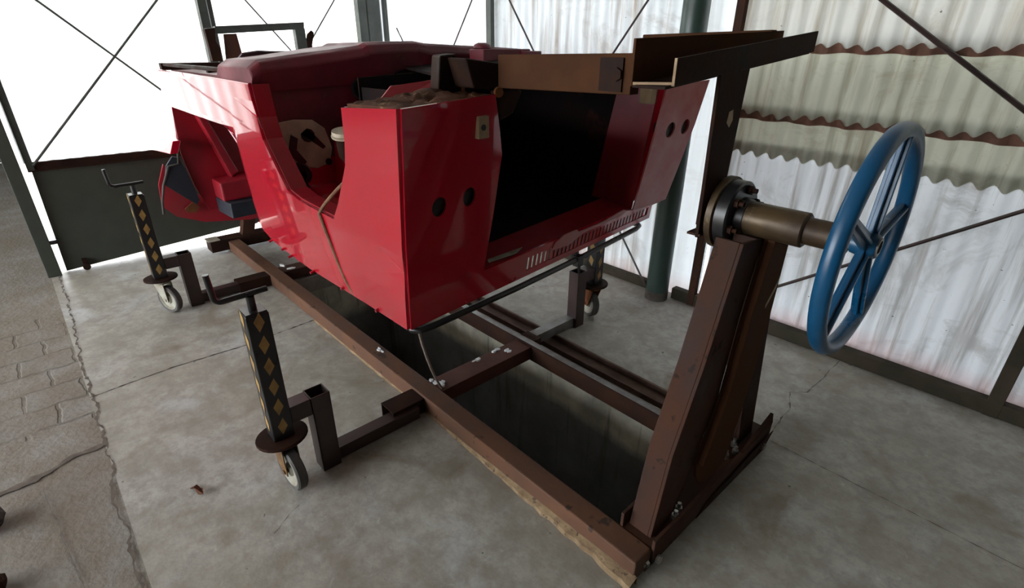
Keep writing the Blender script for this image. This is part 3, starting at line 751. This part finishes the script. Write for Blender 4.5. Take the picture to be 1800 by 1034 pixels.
# belt crease and shut line in the panel
for pts, r in (([(xrear(1.0)-.002, ylean(1.0)-.001, 1.0), (-1.6, ylean(.993)-.001, .993), (-1.88, ylean(.985)-.001, .984)], .0022),
               ([(-2.335, ylean(1.0)-.001, 1.005), (-2.62, ylean(.86)-.001, .86), (-2.84, ylean(.715)-.001, .715)], .0018),
               ([(-2.515, ylean(1.225)-.001, 1.215), (-3.0, ylean(1.225)-.001, 1.222), (-3.12, ylean(1.225)-.0, 1.224)], .0035)):
    MB().tube(pts, r, 6).build('crease_line', 'red', sp, loc=pts[1])
b = MB()
vs = [(-2.523, ylean(1.44)-.004, 1.436), (-3.0, ylean(1.44)-.004, 1.438), (-3.6, ylean(1.44)-.002, 1.435), (-4.24, ylean(1.44)+.008, 1.43)]
b.tube(vs, .006, 8)
b.build('edge_bead', 'red', sp, loc=(-3.3, .81, 1.44))
b = MB(); b.tube([(-3.085, ylean(1.15)+.012, 1.20), (-3.045, ylean(1.1)+.026, 1.14), (-3.012, side_y(-3.006, 1.07), 1.07), (-2.992, side_y(-2.985, .93), .93), (-2.978, side_y(-2.972, .80), .80)], .006, 8)
b.build('edge_bead', 'red', sp, loc=(-3.0, .85, 1.0))  # bead added to catch a bright line along the pillar edge
# flange that turns inward along the wheel-arch notch and the door opening
b = MB()
nt = [(-1.672, 1.412), (-1.69, 1.30), (-1.715, 1.22), (-1.79, 1.115), (-1.899, .984), (-2.217, .991), (-2.33, 1.011), (-2.496, 1.209), (-2.515, 1.30), (-2.52, 1.436)]
vs = []; fs = []
for (x, z) in nt: vs += [(x, ylean(z)+.002, z), (x, ylean(z)+.075, z)]
for i in range(len(nt)-1): fs.append((2*i, 2*i+1, 2*i+3, 2*i+2))
b.add(vs, fs); b.build('arch_flange', 'red_inner', sp, solid=.006, loc=(-2.1, .86, 1.2))
b = MB()
dr = [(-4.22, 1.217), (-3.7, 1.219), (-3.14, 1.218), (-3.075, 1.195), (-3.03, 1.14), (-3.006, 1.075), (-2.985, .93), (-2.972, .80), (-2.945, .745)]
vs = []; fs = []
for (x, z) in dr: vs += [(x, side_y(x, z)+.004, z), (x+(.05 if z < 1.1 else 0), side_y(x, z)+.11, z+(.0 if z < 1.2 else .01))]
for i in range(len(dr)-1): fs.append((2*i, 2*i+1, 2*i+3, 2*i+2))
b.add(vs, fs); b.build('door_jamb', 'red_inner', sp, solid=.006, loc=(-3.5, .87, 1.1))

# rear panel, near half, with two lamp holes
def rp(y, z): return (xrear(z), y, z)
bot = lambda y: .667+(y-.856)*.089
near = [(.856, .667), (ylean(.9), .90), (ylean(1.0), 1.0), (ylean(1.22), 1.22), (.812, 1.436), (1.155, 1.457), (1.185, 1.36), (1.211, 1.261), (1.20, 1.05), (1.183, .86), (1.18, .79), (1.18, bot(1.18))]
near = [(y, z) for y, z in near]
p = filled([near, circ(.957, 1.119, .029, .034), circ(1.081, 1.131, .027, .034)], rp)
bpart(p, 'rear_panel', 'red', solid=.008, loc=(-1.4, 1.0, 1.05)).modifiers['solid'].offset = 1
# louvred apron below the opening
lv0, lv1 = 1.417, 2.262
lb = lambda y: bot(y)+.026; lt = lambda y: bot(y)+.088-.02*(y-lv0)/(lv1-lv0)
ap = [(1.18, bot(1.18)), (1.18, .815), (1.6, .848), (2.05, .884), (2.13, .872), (2.29, .868), (2.295, bot(2.295))]
hole = [(lv0, lb(lv0)), (lv1, lb(lv1)), (lv1, lt(lv1)), (lv0, lt(lv0))]
p = filled([ap, hole], rp)
apn = bpart(p, 'rear_apron', 'red_inner' if False else 'red', solid=.008, loc=(-1.44, 1.7, .78)); apn.modifiers['solid'].offset = 1
b = MB(); n = 33
for k in range(n+1):
    y = lv0+(lv1-lv0)*k/n
    b.prism([rp(y-.0075, lb(y)-.003), rp(y+.0075, lb(y)-.003), rp(y+.0075, lt(y)+.003), rp(y-.0075, lt(y)+.003)], (.004, 0, 0))
b.build('louvre_bars', 'red', apn, loc=(-1.44, 1.8, .78))
b = MB(); b.prism([(xrear(.8)-.010, 1.565, lb(1.57)-.022), (xrear(.8)-.010, lv1+.01, lb(lv1)-.022), (xrear(.8)-.013, lv1, lt(lv1)), (xrear(.8)-.013, 1.57, lt(1.57))], (-.006, 0, 0))
b.build('louvre_backing', 'red_pan', apn, loc=(-1.46, 1.9, .79))
# torn raised lip above the louvres
b = MB()
lip = [(1.56, .802), (1.57, .835), (1.62, .862), (1.70, .868), (1.72, .852), (1.9, .867), (2.03, .895), (2.06, .885), (2.04, .868), (1.75, .838), (1.66, .80)]
b.prism([(xrear(z)+.009, y, z) for y, z in lip], (.008, 0, 0))
b.build('torn_lip', 'red_sanded', apn, bevel=.003, loc=(-1.43, 1.8, .84))
for hy, hz in ((.957, 1.119), (1.081, 1.131)):
    b = MB(); b.tube([(xrear(hz)-.0085, hy, hz), (xrear(hz)-.06, hy, hz)], .038, 20)
    bpart(b, 'hole_shade_cup', 'black', loc=(-1.42, hy, hz))  # black cup added behind each hole so it looks dark
# rear panel, far half
far = [(2.125, .872), (2.29, .866), (2.41, .876), (2.45, 1.06), (2.485, 1.25), (2.502, 1.454), (2.142, 1.444), (2.146, 1.35), (2.146, 1.249), (2.135, 1.05)]
p = filled([far, circ(2.270, 1.243, .036, .036), circ(2.398, 1.247, .034, .036)], rp)
fp = bpart(p, 'rear_panel', 'red_sanded', solid=.008, loc=(-1.4, 2.3, 1.15)); fp.modifiers['solid'].offset = 1
b = MB(); b.tube([(xrear(z)+.002, y, z) for y, z in ((2.205, 1.10), (2.222, 1.02), (2.215, .94), (2.20, .872))], .003, 6)
b.build('split_seam', 'black', fp, loc=(-1.4, 2.2, 1))
b = MB(); b.tube([(xrear(z)+.001, y, z) for y, z in ((2.145, 1.375), (2.49, 1.40))], .0025, 6)
b.build('crease_line', 'red_dust', fp, loc=(-1.35, 2.3, 1.4))
for hy, hz in ((2.270, 1.243), (2.398, 1.247)):
    b = MB(); b.tube([(xrear(hz)-.0085, hy, hz), (xrear(hz)-.06, hy, hz)], .042, 20)
    bpart(b, 'hole_shade_cup', 'black', loc=(-1.42, hy, hz))  # added black cups, darkening the far lamp holes too
# small socket box and paint chips on the near half
b = MB(); b.bx(-1.352, -1.325, 1.085, 1.130, 1.325, 1.395)
sk = bpart(b, 'socket_box', 'tan', bevel=.004, loc=(-1.34, 1.11, 1.36)); sk['label'] = 'small tan socket box'
b = MB(); b.cyl((-1.326, 1.105, 1.36), (-1.3235, 1.105, 1.36), .010, 12); b.bx(-1.345, -1.332, 1.128, 1.131, 1.335, 1.385)
b.build('socket_hole', 'black', sk, loc=(-1.32, 1.11, 1.36))
b = MB()
for (y, z, dy, dz) in ((.875, 1.435-.02, .03, .007), (.86, 1.36, .010, .016), (.88, 1.30, .008, .02), (.87, 1.27, .007, .012), (.965, 1.428, .008, .008), (.872, 1.24, .007, .005), (1.02, 1.425, .02, .005)):
    n = 8; ring = [(y+dy*math.cos(2*math.pi*i/n)*random.uniform(.6, 1), z+dz*math.sin(2*math.pi*i/n)*random.uniform(.6, 1)) for i in range(n)]
    b.prism([(xrear(zz)+.0005, yy, zz) for yy, zz in ring], (.0015, 0, 0))
    tag(bpart(b, 'paint_chip', 'chip', loc=(xrear(z), y, z)), 'pale chip in the paint'); b = MB()
# far side panel
fs_ = [(xrear(.88), .88), (xrear(1.45), 1.45), (-2.52, 1.47), (-4.245, 1.47), (-4.36, 1.27), (-3.1, 1.27), (-3.0, 1.15), (-2.97, .86), (-2.75, .78), (-1.75, .79)]
p = filled([fs_], lambda a, c: (a, 2.49-.10*(1.45-c)/.6 if c < 1.45 else 2.49, c))
bpart(p, 'side_panel', 'red', solid=.012, loc=(-2.6, 2.45, 1.1)).modifiers['solid'].offset = -1
# engine bay lining: red by the opening, shade painted near black deeper in
b = MB()
b.prism([(-1.372, 1.215, 1.25), (-1.45, 1.19, .80), (-2.30, 1.22, .86), (-2.30, 1.22, 1.42), (-1.36, 1.20, 1.43)], (0, -.01, 0))
b.prism([(-2.30, 1.20, .84), (-2.30, 2.14, .92), (-2.30, 2.14, 1.50), (-2.30, 1.20, 1.46)], (-.01, 0, 0))
bpart(b, 'engine_bay_lining', 'dark_bay', loc=(-1.9, 1.6, 1.1))
b = MB()
b.prism([(-1.365, 2.140, 1.44), (-1.43, 2.122, .875), (-1.66, 2.10, .90), (-1.56, 2.12, 1.46)], (0, .01, 0))
b.prism([(-1.436, 1.18, .815), (-1.425, 2.05, .884), (-1.425, 2.125, .875), (-1.60, 2.115, .898), (-1.60, 1.2, .826)], (0, 0, -.012))
bpart(b, 'engine_bay_ledge', 'red_inner', loc=(-1.8, 2.0, .95))
b = MB(); b.prism([(-1.60, 1.195, .824), (-1.60, 2.115, .897), (-2.30, 2.12, .92), (-2.30, 1.2, .85)], (0, 0, -.012))
b.prism([(-1.56, 2.122, 1.46), (-1.66, 2.102, .90), (-2.30, 2.11, .91), (-2.30, 2.13, 1.50)], (0, .01, 0))
bpart(b, 'engine_bay_floor', 'dark_bay', loc=(-2, 1.6, .86))
b = MB(); b.prism([(-1.455, 1.23, .824), (-1.475, 1.24, .827), (-1.455, 1.41, .843), (-1.437, 1.36, .835)], (0, 0, .003))
tag(bpart(b, 'pale_strip', 'hub', loc=(-1.46, 1.3, .83)), 'pale grey strip')  # pale grey strip lying on the bay ledge
# muddy shelf and torn flap behind the near rear panel top
vs = []; fs = []; nx, ny = 14, 14
for i in range(nx+1):
    for j in range(ny+1):
        x = -1.345-.32*i/nx; y = .822+.345*j/ny
        edge = min(i, nx-i, j, ny-j)
        vs.append((x, y, 1.425+.02*j/ny-.012*i/nx+(random.uniform(-.006, .012) if edge > 0 else 0)+(.02*math.exp(-((x+1.52)**2+(y-1.02)**2)/.006))))
for i in range(nx):
    for j in range(ny): fs.append((i*(ny+1)+j, (i+1)*(ny+1)+j, (i+1)*(ny+1)+j+1, i*(ny+1)+j+1))
b = MB().add(vs, fs, 0, True)
bpart(b, 'muddy_shelf', 'dirt', solid=.01, loc=(-1.5, 1, 1.43))
b = MB(); b.prism([(-1.66, .93, 1.425), (-1.66, .98, 1.47), (-1.66, 1.06, 1.475), (-1.62, 1.14, 1.488), (-1.60, 1.13, 1.47), (-1.63, 1.03, 1.445), (-1.65, .96, 1.425)], (.006, .0, .0))
bpart(b, 'torn_flap', 'red_dust', loc=(-1.65, 1.05, 1.46))
# wheel-well front wall below the floor pan, with the bare metal patch and fittings
b = MB(); b.prism([(-2.56, .84, .72), (-2.56, 2.42, .85), (-2.56, 2.44, 1.48), (-2.56, .825, 1.44)], (-.012, 0, 0))
bh = bpart(b, 'bulkhead', 'red_pan', loc=(-2.57, 1.6, 1.1))
b = MB(); pat = [(.885, 1.265), (.98, 1.275), (1.07, 1.268), (1.125, 1.225), (1.15, 1.13), (1.13, 1.06), (1.06, 1.04), (.985, 1.06), (.93, 1.10), (.90, 1.16)]
b.prism([(-2.56, y, z) for y, z in pat], (.012, 0, .0))
b.build('bare_metal_plate', 'bare', bh, bevel=.004, loc=(-2.55, 1.02, 1.16))
b = MB(); b.prism([(-2.5475, y, z) for y, z in circ(1.035, 1.20, .034, .032, 10, 2.8)[:9]+[(1.075, 1.19), (1.115, 1.14), (1.10, 1.13), (1.05, 1.172)]], (.003, 0, 0))
b.build('plate_hole', 'black', bh, loc=(-2.54, 1.03, 1.2))
b = MB(); b.prism([(-2.5475, .955, 1.21), (-2.5475, .985, 1.19), (-2.5475, .97, 1.14), (-2.5475, 1.01, 1.08), (-2.5475, .99, 1.06), (-2.5475, .93, 1.12), (-2.5475, .94, 1.17)], (.003, 0, 0))
b.build('plate_hole', 'black', bh, loc=(-2.54, .97, 1.15))
b = MB(); b.cyl((-2.5475, 1.12, 1.065), (-2.544, 1.12, 1.065), .017, 14)
b.build('plate_hole', 'black', bh, loc=(-2.54, 1.12, 1.07))
b = MB(); b.lathe([(0, .05), (.03, .055), (.06, .05), (.06, .028), (.01, .025), (.01, .001)], (-2.555, .965, 1.03), (1, -.2, 0), 24)
b.tube([(-2.54, .965, 1.02), (-2.46, .955, .96), (-2.40, .96, .92)], .02, 10)
b.build('brake_fitting', 'black', bh, loc=(-2.52, .96, 1.0))
b = MB()
for (y, z, r) in ((1.333, 1.395, .048), (1.475, 1.425, .03), (1.56, 1.43, .042), (1.62, 1.435, .025)):
    b.lathe([(0, r), (.02, r*1.04), (.03, r), (.03, r*.68), (.004, r*.62), (.004, .001)], (-2.548, y, z), (1, 0, 0), 24)
b.prism([(-2.55, 1.40, 1.40), (-2.55, 1.70, 1.40), (-2.55, 1.72, 1.465), (-2.55, 1.42, 1.455)], (.012, 0, 0))
b.build('torsion_housing', 'dark_bay', bh, loc=(-2.53, 1.5, 1.42))
b = MB(); b.lathe([(0, .001), (0, .06), (.008, .062), (.014, .05), (.014, .058), (.03, .056), (.03, .001)], (-2.3, 1.105, 1.215), (.15, -.1, 1), 24)
bpart(b, 'spring_cup', 'bare', loc=(-2.3, 1.14, 1.21))
b = MB(); b.tube([(-2.3, 1.105, 1.21), (-2.32, 1.115, 1.13), (-2.30, 1.12, 1.09)], [.045, .04, .02], 14)
bpart(b, 'spring_post', 'rust_dark', loc=(-2.3, 1.14, 1.15))
b = MB(); b.prism([(-2.5595, .86, .90), (-2.5595, 1.9, .95), (-2.5595, 1.9, 1.10), (-2.5595, 1.16, 1.09), (-2.5595, 1.0, 1.045), (-2.5595, .86, 1.0)], (.006, 0, 0))
b.build('lit_lower_wall', 'red', bh, loc=(-2.55, 1.2, 1.0))  # brighter red painted here for light falling on the lower bulkhead
b = MB(); b.prism([(-2.54, 1.14, .96), (-1.90, 1.20, .97), (-1.75, 1.20, 1.40), (-2.1, 1.19, 1.36), (-2.54, 1.16, 1.16)], (0, .008, 0))
bpart(b, 'inner_wing', 'red', loc=(-2.2, 1.2, 1.1))
# wheel well floor
b = MB(); b.prism([(-1.46, .87, .96), (-1.80, .87, .955), (-2.56, .87, .955), (-2.56, 1.8, 1.0), (-2.31, 1.22, .99), (-1.46, 1.19, .98)], (0, 0, -.01))
bpart(b, 'wheel_well', 'red', loc=(-2, 1, .96))
# floor pan (now topmost) with seat-well step and ragged carpet edge
vs = []; fs = []
tops = [(.815, 1.50), (.86, 1.532), (1.0, 1.548), (1.2, 1.570), (1.35, 1.588), (1.38, 1.603), (1.66, 1.612), (1.73, 1.600), (1.9, 1.594), (2.15, 1.585), (2.41, 1.576), (2.43, 1.55)]
prof = [(-2.545, -1), (-2.50, -.045), (-2.515, -.012), (-2.55, 0), (-2.95, -.006), (-3.0, -.05), (-3.02, -.11)]
for y, z in tops:
    for x, dz in prof:
        vs.append((x+random.uniform(-.004, .004), y, (1.40+.05*(y-.815)/1.6) if dz == -1 else z+dz+random.uniform(-.002, .002)))
m = len(prof)
for i in range(len(tops)-1):
    for k in range(m-1): fs.append((i*m+k, (i+1)*m+k, (i+1)*m+k+1, i*m+k+1))
fs.append(tuple(range(m))); fs.append(tuple(range((len(tops)-1)*m, len(tops)*m))[::-1])
b = MB().add(vs, fs, 0, False)
fpn = bpart(b, 'floor_pan', 'red_pan', bevel=.008, loc=(-2.7, 1.6, 1.5))
b = MB(); b.lathe([(0, .001), (0, .05), (.02, .045), (.03, .02), (.03, .001)], (-2.40, 2.0, 1.575), (0, 0, 1), 14)
b.bx(-2.45, -2.33, 1.95, 2.30, 1.50, 1.575); b.bx(-2.40, -2.30, 2.22, 2.36, 1.47, 1.565)
b.build('torsion_tube_end', 'red_pan', fpn, bevel=.006, loc=(-2.4, 2.1, 1.55))
# front floor, cross tube and side tubes
b = MB(); b.prism([(-3.0, .90, 1.44), (-4.30, .90, 1.43), (-4.30, 2.40, 1.48), (-3.0, 2.40, 1.49)], (0, 0, -.012))
bpart(b, 'front_floor', 'red_pan', loc=(-3.6, 1.6, 1.44))
b = MB(); b.bx(-4.29, -4.23, .835, 2.45, 1.43, 1.472); b.prism([(-4.27, .845, 1.455), (-4.27, .875, 1.455), (-2.6, .835, 1.475), (-2.6, .815, 1.47)], (0, 0, .018))
b.prism([(-3.3, .85, 1.45), (-3.26, .85, 1.45), (-3.26, 1.5, 1.50), (-3.3, 1.5, 1.50)], (0, 0, .02)); b.bx(-3.0, -2.9, .82, .86, 1.44, 1.465)
bpart(b, 'frame_tube', 'rust_dark', bevel=.004, loc=(-3.5, 1.2, 1.46))
vs = []; fs = []
for i in range(13):
    y = .93+.08*i
    for j, (x, z) in enumerate(((-2.93, 1.545), (-3.02, 1.52), (-3.14, 1.49))):
        vs.append((x+random.uniform(-.01, .01), y, z+.07*(y-.93)/1.0*.9+random.uniform(-.008, .008)))
for i in range(12):
    for j in range(2): fs.append((i*3+j, i*3+3+j, i*3+4+j, i*3+1+j))
b = MB().add(vs, fs, 0, True)
M['cloth'] = paint('grey_torn_mat', (.22, .19, .21), (.15, .12, .14), rough=.8, scale=9)
tag(bpart(b, 'torn_mat', 'cloth', solid=.006, loc=(-3, 1.4, 1.53)), 'torn grey mat')
# gearbox horns and body mounts at the rear
b = MB(); b.prism([(-1.40, 1.13, 1.47), (-1.40, 1.34, 1.455), (-1.40, 1.345, 1.53), (-1.40, 1.10, 1.56)], (-.10, 0, 0))
b.prism([(-1.50, 1.06, 1.45), (-1.50, 1.16, 1.455), (-1.50, 1.14, 1.57), (-1.50, 1.075, 1.565)], (-.09, .03, .0))
b.prism([(-1.398, 1.24, 1.36), (-1.398, 1.30, 1.38), (-1.398, 1.345, 1.455), (-1.398, 1.22, 1.46)], (-.03, 0, 0))
gh = bpart(b, 'frame_horn', 'rust_dark', bevel=.006, loc=(-1.5, 1.2, 1.5))
b = MB(); b.lathe([(0, .001), (0, .018), (.008, .016), (.008, .001)], (-1.39, 1.225, 1.455), (1, -.2, 0), 16); b.build('mount_stud', 'rust_orange', gh, loc=(-1.39, 1.22, 1.45))
bolts([((-1.398, 1.285, z), (1, 0, 0), .009, .008, 0) for z in (1.475, 1.495, 1.515)], 'bolt', gh)
b = MB(); b.prism([(-1.62, 1.185, 1.43), (-1.60, 1.25, 1.43), (-1.60, 1.25, 1.50), (-1.61, 1.225, 1.545), (-1.62, 1.205, 1.555), (-1.62, 1.20, 1.53), (-1.62, 1.185, 1.52)], (-.006, 0, 0))
bpart(b, 'bracket_plate', 'rust_orange', loc=(-1.61, 1.06, 1.5))
b = MB(); b.bx(-1.40, -1.34, 2.05, 2.09, 1.37, 1.50)
bpart(b, 'body_mount', 'tan', bevel=.004, loc=(-1.37, 2.07, 1.45))
b = MB(); b.prism([(-1.45, 1.24, 1.455), (-1.45, 2.13, 1.515), (-2.56, 2.13, 1.515), (-2.56, 1.60, 1.48)], (0, 0, .012))
bpart(b, 'bay_cover_plate', 'dark_bay', loc=(-2, 1.6, 1.48))  # cover plate added to shut overhead light out of the engine bay
# bumper bar under the rear edge
bb = [(-1.53, .885, .655), (-1.475, .875, .648), (-1.452, .895, .648), (-1.445, .95, .652), (-1.44, 1.35, .676), (-1.438, 1.8, .712), (-1.44, 2.20, .752), (-1.452, 2.245, .757), (-1.475, 2.262, .757), (-1.53, 2.255, .756)]
b = MB().tube(bb, .013, 12)
bar = bpart(b, 'bumper_bar', 'black', loc=(-1.44, 1.55, .7))
b = MB(); b.bx(-1.452, -1.420, 1.735, 1.77, .675, .725); b.bx(-1.47, -1.44, 1.74, 1.76, .70, .745); b.prism([(-1.43, 1.745, .675), (-1.43, 1.76, .675), (-1.43, 1.757, .63), (-1.43, 1.75, .63)], (.006, 0, 0))
b.build('bar_clamp', 'black', bar, loc=(-1.44, 1.75, .7))
bolts([((x, y, z+.02), (0, -1, -.3), .007, .02, 0) for (x, y, z) in ((-2.75, .845, .645), (-2.5, .845, .63), (-2.25, .845, .627), (-2.6, .85, .64), (-1.66, .85, .655), (-1.95, .85, .648))], 'red', B, 'screw')
bolts([((-1.45, y, bot(y)+.010), (1, 0, 0), .007, .014, 0) for y in (1.1, 1.36, 1.62, 1.86, 2.1)], 'red', B, 'screw')
b = MB(); b.prism([(-1.98, .852, .69), (-1.93, .85, .71), (-1.90, .853, .668), (-1.93, .855, .662)], (0, -.003, 0))
tag(bpart(b, 'chipped_patch', 'tan', loc=(-1.95, .85, .68)), 'tan chipped patch')
# front cowl seen through the door opening
CX = -4.47
b = MB(); b.prism([(CX, .885, 1.25), (CX, .865, .86), (CX, .90, .62), (CX, .96, .42), (CX, 2.35, .50), (CX, 2.40, 1.30)], (-.012, 0, 0))
cw = bpart(b, 'front_bulkhead', 'red_inner', loc=(CX, 1.6, .9))
b = MB()
b.prism([(CX+.001, .98, 1.21), (CX+.001, 1.03, 1.21), (CX+.001, 1.20, .70), (CX+.001, 1.14, .66)], (.10, 0, 0))
b.build('stiffener', 'red_inner', cw, bevel=.01, loc=(CX, 1.1, .9))
b = MB(); b.prism([(CX+.001, 1.02, .52), (CX+.001, 2.3, .56), (CX+.001, 2.3, .74), (CX+.001, 1.02, .66)], (.22, 0, 0))
b.build('step_box', 'red_inner', cw, bevel=.012, loc=(CX+.1, 1.6, .6))
b = MB(); b.prism([(CX+.001, 1.02, .40), (CX+.001, 2.3, .43), (CX+.001, 2.3, .55), (CX+.001, 1.02, .515)], (.28, .02, .0))
tag(b.build('dash_pad', 'slate', cw, bevel=.008, loc=(CX+.1, 1.6, .47)), 'dark slate dash pad')
# wing / nose beneath
b = MB()
lo = [(.68, .66), (.665, .50), (.74, .405), (.92, .325), (1.25, .275), (2.2, .31), (2.35, .40), (2.30, .48), (1.30, .375), (1.02, .45), (.90, .56), (.80, .68), (.74, .80)]
p = filled([lo], lambda a, c: (CX-.03-.06*(1.0-c), a, c))
p.sm = [True]*len(p.f)
bpart(p, 'nose_panel', 'red_dust', solid=.02, loc=(CX, 1.2, .45))
b = MB(); b.prism([(-4.845, .80, .955), (-4.832, .752, .853), (-4.297, .765, .895), (-4.309, .805, .978)], (0, .05, 0))
bpart(b, 'wing_corner', 'red', bevel=.004, loc=(CX, .78, .93))
b = MB(); b.prism([(CX-.022, .80, .46), (CX-.022, .86, .50), (CX-.022, .90, .46), (CX-.022, .87, .42), (CX-.022, .81, .43)], (.012, 0, 0))
tag(bpart(b, 'rust_patch', 'rust_orange', loc=(CX, .85, .46)), 'rusty worn patch')
b = MB(); b.prism([(-4.60, .88, 1.225), (-4.444, .88, 1.22), (-4.60, .88, .88), (-4.80, .88, .85)], (0, .012, 0))
bpart(b, 'pillar_strip', 'red', loc=(CX, .88, 1.05))
b = MB()
rb = [(.80, .855), (.745, .79), (.71, .66), (.78, .585), (.88, .485), (.905, .515), (.89, .62), (.865, .76), (.84, .84)]
b.prism([(CX+.025, y, z) for y, z in rb], (-.02, 0, 0))
bpart(b, 'rubber_flap', 'slate', bevel=.004, loc=(CX, .8, .7))
b = MB(); b.tube([(CX+.02, .842, .87), (CX+.03, .825, .80), (CX+.03, .76, .79), (CX+.02, .70, .66), (CX+.01, .665, .54), (CX, .655, .45)], .008, 8)
bpart(b, 'rubber_seal', 'rubber', loc=(CX, .74, .65))

# ================================================================== ROPES
def bez(pts, n=8):
    P = [Vector(p) for p in pts]; out = []
    for i in range(len(P)-1):
        p0, p1, p2, p3 = P[max(i-1, 0)], P[i], P[i+1], P[min(i+2, len(P)-1)]
        for k in range(n):
            t = k/n
            out.append(.5*((2*p1)+(p2-p0)*t+(2*p0-5*p1+4*p2-p3)*t*t+(3*p1-p0-3*p2+p3)*t**3))
    out.append(P[-1]); return out
b = MB().tube(bez([(-1.80, .99, 1.235), (-1.80, .93, 1.20), (-1.93, .86, 1.08), (-2.01, .822, .992), (-2.005, .818, .955), (-1.97, .829, .85), (-1.93, .838, .75), (-1.88, .845, .68), (-1.84, .87, .645), (-1.80, .93, .64)]), .0075, 8)
tag(b.build('tie_rope', 'rope', loc=(-2, .83, .95)), 'brown rope looped over the wheel arch notch and down the red side', 'rope')
b = MB().tube(bez([(-1.47, .90, .655), (-1.50, .92, .60), (-1.56, .98, .45), (-1.65, 1.07, .27), (-1.755, 1.175, .0975), (-1.757, 1.19, .096)]), .006, 8)
tag(b.build('tie_rope', 'rope_grey', loc=(-1.6, 1.0, .4)), 'greyish rope running from the body corner down to the cross beam', 'rope')

# ================================================================== SMALL THINGS AT THE FRAME EDGE
b = MB()
random.seed(3)
def lump(cx, cy, cz, rx, ry, rz, jit=.12, n=12, m=8):
    vs = []; fs = []
    for i in range(m+1):
        th = math.pi*i/m
        for k in range(n):
            ph = 2*math.pi*k/n; j = 1+random.uniform(-jit, jit)
            vs.append((cx+rx*math.sin(th)*math.cos(ph)*j, cy+ry*math.sin(th)*math.sin(ph)*j, max(.0, cz+rz*math.cos(th)*j)))
    for i in range(m):
        for k in range(n): fs.append((i*n+k, i*n+(k+1) % n, (i+1)*n+(k+1) % n, (i+1)*n+k))
    return MB().add(vs, fs)
tag(lump(-2.27, -.475, .035, .06, .055, .04).build('broken_brick', ['shed'], loc=(-2.27, -.47, 0)), 'dark grey broken block at the left edge of the floor', 'block')
tag(lump(-1.93, -.475, .03, .05, .05, .035).build('rubble_stone', ['rust_dark'], loc=(-1.93, -.47, 0)), 'dark brown lump at the bottom left corner of the floor', 'stone')

b = MB(); b.prism([(-1.985, .115, .001), (-1.96, .125, .018), (-1.925, .13, .006), (-1.905, .145, .012), (-1.93, .152, .020), (-1.95, .148, .004), (-1.975, .14, .012)], (0, .0, .003))
tag(b.build('dry_leaf', 'dirt', loc=(-1.94, .13, 0)), 'small dry brown scrap lying on open floor left of the nearest jack stand', 'leaf')
